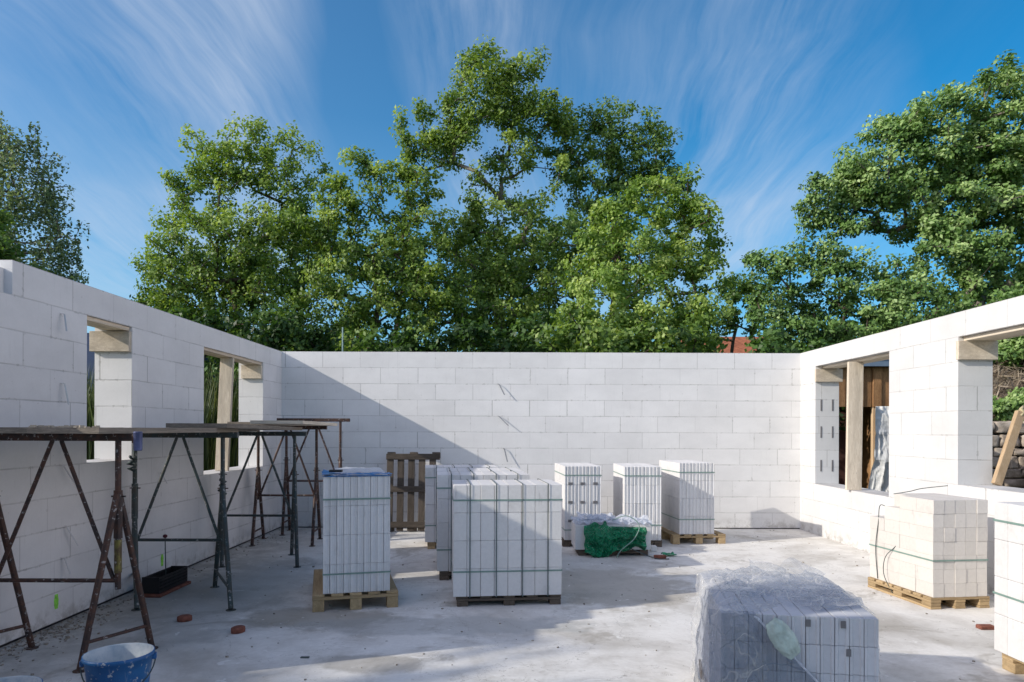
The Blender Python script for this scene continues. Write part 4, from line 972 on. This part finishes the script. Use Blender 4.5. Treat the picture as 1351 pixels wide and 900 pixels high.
# wooden shed outside the first right window
e = empty('wooden_shed', (6.1, 13.2, 0), 0, 'brown wooden shed with an open front and hanging plastic outside the right window', 'shed')
for i in range(13):
    x0 = -.95+i*.17; MB().box(x0, x0+.155, (0 if i % 2 else -.035), .02, 1.99, 2.74).build('cladding_board', M_CLAD, e, bevel=.003)
MB().box(-1.0, 1.3, -.20, -.06, 2.745, 2.90).build('fascia', mat_simple('blue_grey_paint', (.16, .22, .30), .5), e)
MB().box(-1.0, 1.3, -.25, 2.6, 2.905, 2.96).build('roof', M_STRAPD, e)
MB().box(-1.0, 1.3, 2.3, 2.4, -.12, 2.9).build('rear_wall', mat_simple('dark_brown_boards', (.045, .028, .022), .9), e)
MB().box(1.2, 1.3, .03, 2.295, -.12, 2.9).build('side_wall', M_CLAD, e)
MB().box(-.95, -.28, .03, .07, -.12, 1.985).build('grey_panel', mat_simple('blue_grey_panel', (.13, .17, .25), .6), e)
MB().box(.02, .72, .9, .95, -.12, 1.985).build('inner_door', mat_simple('red_brown_door', (.075, .036, .028), .7), e)
MB().box(.76, .98, .0, .08, -.12, 1.985).build('yellow_post', M_PINE, e, bevel=.004)
vs = []; fs = []; nu, nv = 30, 50
for j in range(nv+1):
    for i in range(nu+1):
        s_, t = i/nu, j/nv; x = .70 + .10*sin(t*3) + (.55)*s_ - .25*t*(1-s_); y = -.12 - .12*fold((s_*.8, t*.9, 0), 6, 2.2); vs.append((x, y, 2.0-2.0*t))
for j in range(nv):
    for i in range(nu): k = j*(nu+1)+i; fs.append((k, k+1, k+nu+2, k+nu+1))
sh = MB().add(vs, fs).build('plastic_curtain', mat_simple('white_sheeting', (.70, .70, .69), .3, .6), smooth=False, loc=(6.1, 13.2, 0)); tag(sh, 'white crumpled plastic curtain hanging from the shed front', 'plastic sheet')

# dry stone wall, straw bank and bushes outside the wide right opening
def stones(x0, x1, y, z0, z1, label):
    e = empty('stone_wall', ((x0+x1)/2, y, 0), 0, label, 'wall'); cx = (x0+x1)/2; m = MB(); z = z0
    MB().box(x0-cx, x1-cx, .14, .6, z0, z1-.06).build('rubble_core', mat_simple('dark_mortar', (.05, .045, .04), .95), e)
    while z < z1:
        h = random.uniform(.10, .24); x = x0 - random.uniform(0, .2)
        while x < x1:
            w = random.uniform(.12, .36)
            bm = bmesh.new(); bmesh.ops.create_icosphere(bm, subdivisions=3, radius=1)
            sd = random.random()*50
            vs = []
            for v in bm.verts:
                c_ = v.co.copy(); 
                c_ = Vector([math.copysign(abs(t)**.3, t) for t in c_]); q = 1+.3*noise.noise(c_*1.3+Vector((sd, 0, 0)))
                vs.append((x-cx+w/2+c_.x*w*.46*q, .12+c_.y*.13*q, z+h/2+c_.z*h*.47*q))
            bm.verts.index_update(); fs = [[v.index for v in f.verts] for f in bm.faces]; bm.free(); m.add(vs, fs); x += w
        z += h
    m.build('stone_facing', M_STONE, e, smooth=True); return e
stones(7.5, 12.5, 11.2, -.12, 1.62, 'rubble stone wall seen through the wide right opening')
def bank():
    nx, ny = 60, 16; vs = []; fs = []
    for j in range(ny+1):
        for i in range(nx+1):
            x = 7.5+6*i/nx; y = 11.7+4*j/ny; z = 1.5+1.9*(j/ny)**.8+.15*noise.noise(Vector((x*1.5, y*1.5, 0))); vs.append((x, y, z))
    for j in range(ny):
        for i in range(nx): k = j*(nx+1)+i; fs.append((k, k+1, k+nx+2, k+nx+1))
    vs += [(7.5, 11.7, -.12), (13.5, 11.7, -.12), (7.5, 15.7, -.12), (13.5, 15.7, -.12)]
    return MB().add(vs, fs)
tag(bank().build('bank', mat_simple('dry_earth', (.16, .12, .085), .95, .1, var=.5, vs=5)), kind='structure')
L_STRAW = mat_leaf('straw_blades', (.10, .075, .05), (.22, .17, .12), (.38, .31, .22), .1)
n = 9000; gx = RNG.uniform(7.6, 13, n); gy = RNG.uniform(11.8, 15, n); gz = 1.5+1.9*((gy-11.7)/4)**.8+RNG.uniform(-.05, .35, n)
nm_ = RNG.normal(size=(n, 3))*.5+np.array([-.3, -1, .3]); nm_ /= np.linalg.norm(nm_, axis=1)[:, None]
tag(leafmesh('dry_brush', np.stack([gx, gy, gz], 1), nm_, RNG.uniform(.15, .4, n), RNG.uniform(.01, .03, n), RNG.random(n), L_STRAW, None), 'dry straw coloured brush on the bank above the stone wall', 'brush', kind='stuff')
tree('bush', 'leafy green bush growing on top of the stone wall outside the right opening', 11.6, [(1325, 535, 30, 14), (1370, 530, 30, 18), (1400, 520, 30, 24), (1345, 548, 22, 10)], L_RIGHT, leaves=90, cr=.16, ls=.07, tbase=.7, cat='bush', dens=2.2, base=(8.4, 12.0))
tree('bush', 'hanging green branches above the straw bank outside the right opening', 13.5, [(1330, 462, 34, 22), (1375, 470, 34, 30), (1350, 440, 40, 20)], L_RIGHT, leaves=90, cr=.22, ls=.09, tbase=.55, cat='bush', dens=2, base=(10.2, 14.5))
e = empty('leaning_beam', (0, 0, 0), 0, 'fresh pale timber standing on the sill of the wide right opening', 'beam')
MB().beam((4.853, 6.96, 1.012), (5.135, 7.02, 1.74), .085, .05, up=(0, 1, 0)).build('beam', M_PINE, e, bevel=.004)
m = MB(); m.tube([(5.12, 7.00, 1.70), (5.16, 7.01, 1.74), (5.12, 6.99, 1.77), (5.17, 7.02, 1.79), (5.13, 7.03, 1.75)], [.016, .022, .018, .02, .012], 8); m.build('rope_knot', mat_simple('pale_rope', (.55, .48, .30), .9), e, smooth=True)
e = empty('mesh_fence', (7.95, 10.6, 0), 0, 'dark wire mesh panel beside the stone wall at the right edge', 'fence')
m = MB()
for i in range(14): m.tube([(i*.1, 0, 0), (i*.1, 0, 1.7)], .004, 5)
for j in range(9): m.tube([(0, .009, .1+j*.19), (1.3, .009, .1+j*.19)], .004, 5)
m.build('wire_mesh', M_GALV, e); MB().box(0, 1.3, .05, .08, 0, 1.55).build('backing_sheet', M_BLACK, e)

GROUPS = dict(block_stack='block stacks standing on the slab', pallet='pallets in the shell', trestle='steel trestles along the left wall', scaffold_board='boards on the trestles', wall_tie='metal ties in the walls',
    clay_plug='red clay plugs on the floor', bracket_plank='planks fixed to the window jambs', soffit_board='boards under the lintels', prop_post='plank posts propping lintels', bucket='plastic buckets', block_wall='block walls of the shell',
    bush='bushes outside the walls', loose_strap='loose straps of the cream stack', long_cord='cords of the green net', tied_rag='rags tied to the trestles', birch_tree='trees around the site', ash_tree='trees around the site', oak_tree='trees around the site',
    maple_tree='trees around the site', walnut_tree='trees around the site', apple_tree='trees around the site', lime_tree='trees around the site', brick_piece='loose brick pieces', plastic_wrap='plastic wraps on stacks')
for o in S.objects:
    if o.parent is None and o.get('label') and not o.get('kind'):
        g_ = GROUPS.get(o.name.split('.')[0])
        if g_: o['group'] = g_
# ------------------------------------------------------------------ light
SD = Vector((1, .37, -.528)).normalized()
sun = bpy.data.lights.new('sun', 'SUN'); sun.energy = 3.85; sun.angle = radians(.5); sun.color = (1, .935, .83)
so = bpy.data.objects.new('sun', sun); COL.objects.link(so); so.rotation_euler = SD.to_track_quat('-Z', 'Y').to_euler(); so.location = (-20, -8, 12)
w = bpy.data.worlds.new('World'); S.world = w; w.use_nodes = True; nt_ = w.node_tree; nt_.nodes.clear()
W = N.__new__(N); W.t = nt_; W.out = nt_.nodes.new('ShaderNodeOutputWorld')
sky = W.n('ShaderNodeTexSky'); sky.sky_type = 'NISHITA'; sky.sun_disc = False
sky.sun_elevation = math.asin(-SD.z); sky.sun_rotation = atan2(-SD.x, -SD.y); sky.altitude = 300; sky.air_density = 1.25; sky.dust_density = .35; sky.ozone_density = 3.2
G = W.n('ShaderNodeTexCoord').outputs['Generated']; sp = W.n('ShaderNodeSeparateXYZ', i_0=G)
zz = W.math('ADD', W.math('MAXIMUM', sp.outputs[2], 0), .17)
cx = W.math('DIVIDE', sp.outputs[0], zz); cy = W.math('DIVIDE', sp.outputs[1], zz)
cv = W.n('ShaderNodeCombineXYZ', i_0=cx, i_1=cy).outputs[0]
warp = W.n('ShaderNodeVectorMath', operation='ADD'); nt_.links.new(cv, warp.inputs[0])
wn_ = W.n('ShaderNodeTexNoise'); nt_.links.new(cv, wn_.inputs['Vector']); wn_.inputs['Scale'].default_value = 1.1; wn_.inputs['Detail'].default_value = 3
wv_ = W.n('ShaderNodeVectorMath', operation='MULTIPLY_ADD'); nt_.links.new(wn_.outputs['Color'], wv_.inputs[0]); wv_.inputs[1].default_value = (.3, .5, 0); wv_.inputs[2].default_value = (-.15, -.25, 0)
nt_.links.new(wv_.outputs[0], warp.inputs[1]); wc = warp.outputs[0]
st1 = W.noise(W.mapping(wc, (2.0, .5, 1)), 1.5, 8, .62, .3)
st2 = W.noise(W.mapping(wc, (9, .9, 1), (3, 1, 0)), 1.6, 6, .6, .2)
pat = W.noise(W.mapping(wc, (.9, .45, 1), (1.7, .4, 0)), 1.5, 3, .5)
st3 = W.noise(W.mapping(wc, (26, 1.6, 1), (1, 5, 0)), 1.7, 7, .62, .15)
cl = W.math('ADD', W.math('MULTIPLY', st1, .58), W.math('ADD', W.math('MULTIPLY', st2, .24), W.math('MULTIPLY', st3, .18)))
# cirrus lies in two fans left and right of a clear strip
mk = W.math('MULTIPLY', W.maprange(pat, .28, .62, .0, 1), W.maprange(cl, .38, .68, 0, 1))
aa = W.math('ADD', W.math('DIVIDE', cx, W.math('MAXIMUM', cy, .1)), W.math('MULTIPLY', W.math('SUBTRACT', pat, .5), .35))
gap = W.maprange(W.math('ABSOLUTE', W.math('ADD', aa, .17)), .05, .17)
rgt = W.maprange(aa, .36, .60, 1, .05)
f_ = W.math('MULTIPLY', W.math('MULTIPLY', mk, W.math('MULTIPLY', gap, rgt)), .82, clamp=True)
dn_ = W.n('ShaderNodeVectorMath', operation='DOT_PRODUCT'); nt_.links.new(G, dn_.inputs[0]); dn_.inputs[1].default_value = tuple(-SD)
tint = W.mix(W.maprange(dn_.outputs['Value'], .55, -.45), (.72, .98, 1.14), (.10, .74, 1.04))
skyc = W.mix(1.0, sky.outputs[0], tint, 'MULTIPLY')
skyc = W.mix(W.maprange(sp.outputs[2], 0, .40, .46, 0), skyc, (2.7, 4.3, 6.0))
colr = W.mix(f_, skyc, (4.4, 5.0, 6.0))
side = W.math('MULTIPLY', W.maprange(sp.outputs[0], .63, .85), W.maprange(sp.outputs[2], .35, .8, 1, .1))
colr = W.mix(W.math('MULTIPLY', side, .75), colr, (9.6, 8.0, 8.0))  # added bright low sky right of the view, lifts the left wall
colr = W.mix(W.maprange(dn_.outputs['Value'], .42, .95, 0, .36), colr, (17.5, 14.0, 13.0))  # added warm glow around the sun behind the camera, lifts ambient light
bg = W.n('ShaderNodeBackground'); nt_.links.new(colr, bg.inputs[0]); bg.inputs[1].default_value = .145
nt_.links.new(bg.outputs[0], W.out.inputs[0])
S.view_settings.view_transform = 'Standard'; S.view_settings.look = 'None'; S.view_settings.exposure = 0; S.view_settings.gamma = 1
S.cycles.use_denoising = True; S.cycles.max_bounces = 10; S.cycles.diffuse_bounces = 5; S.cycles.transparent_max_bounces = 24; S.cycles.sample_clamp_indirect = 8
S.cycles.caustics_reflective = False; S.cycles.caustics_refractive = False
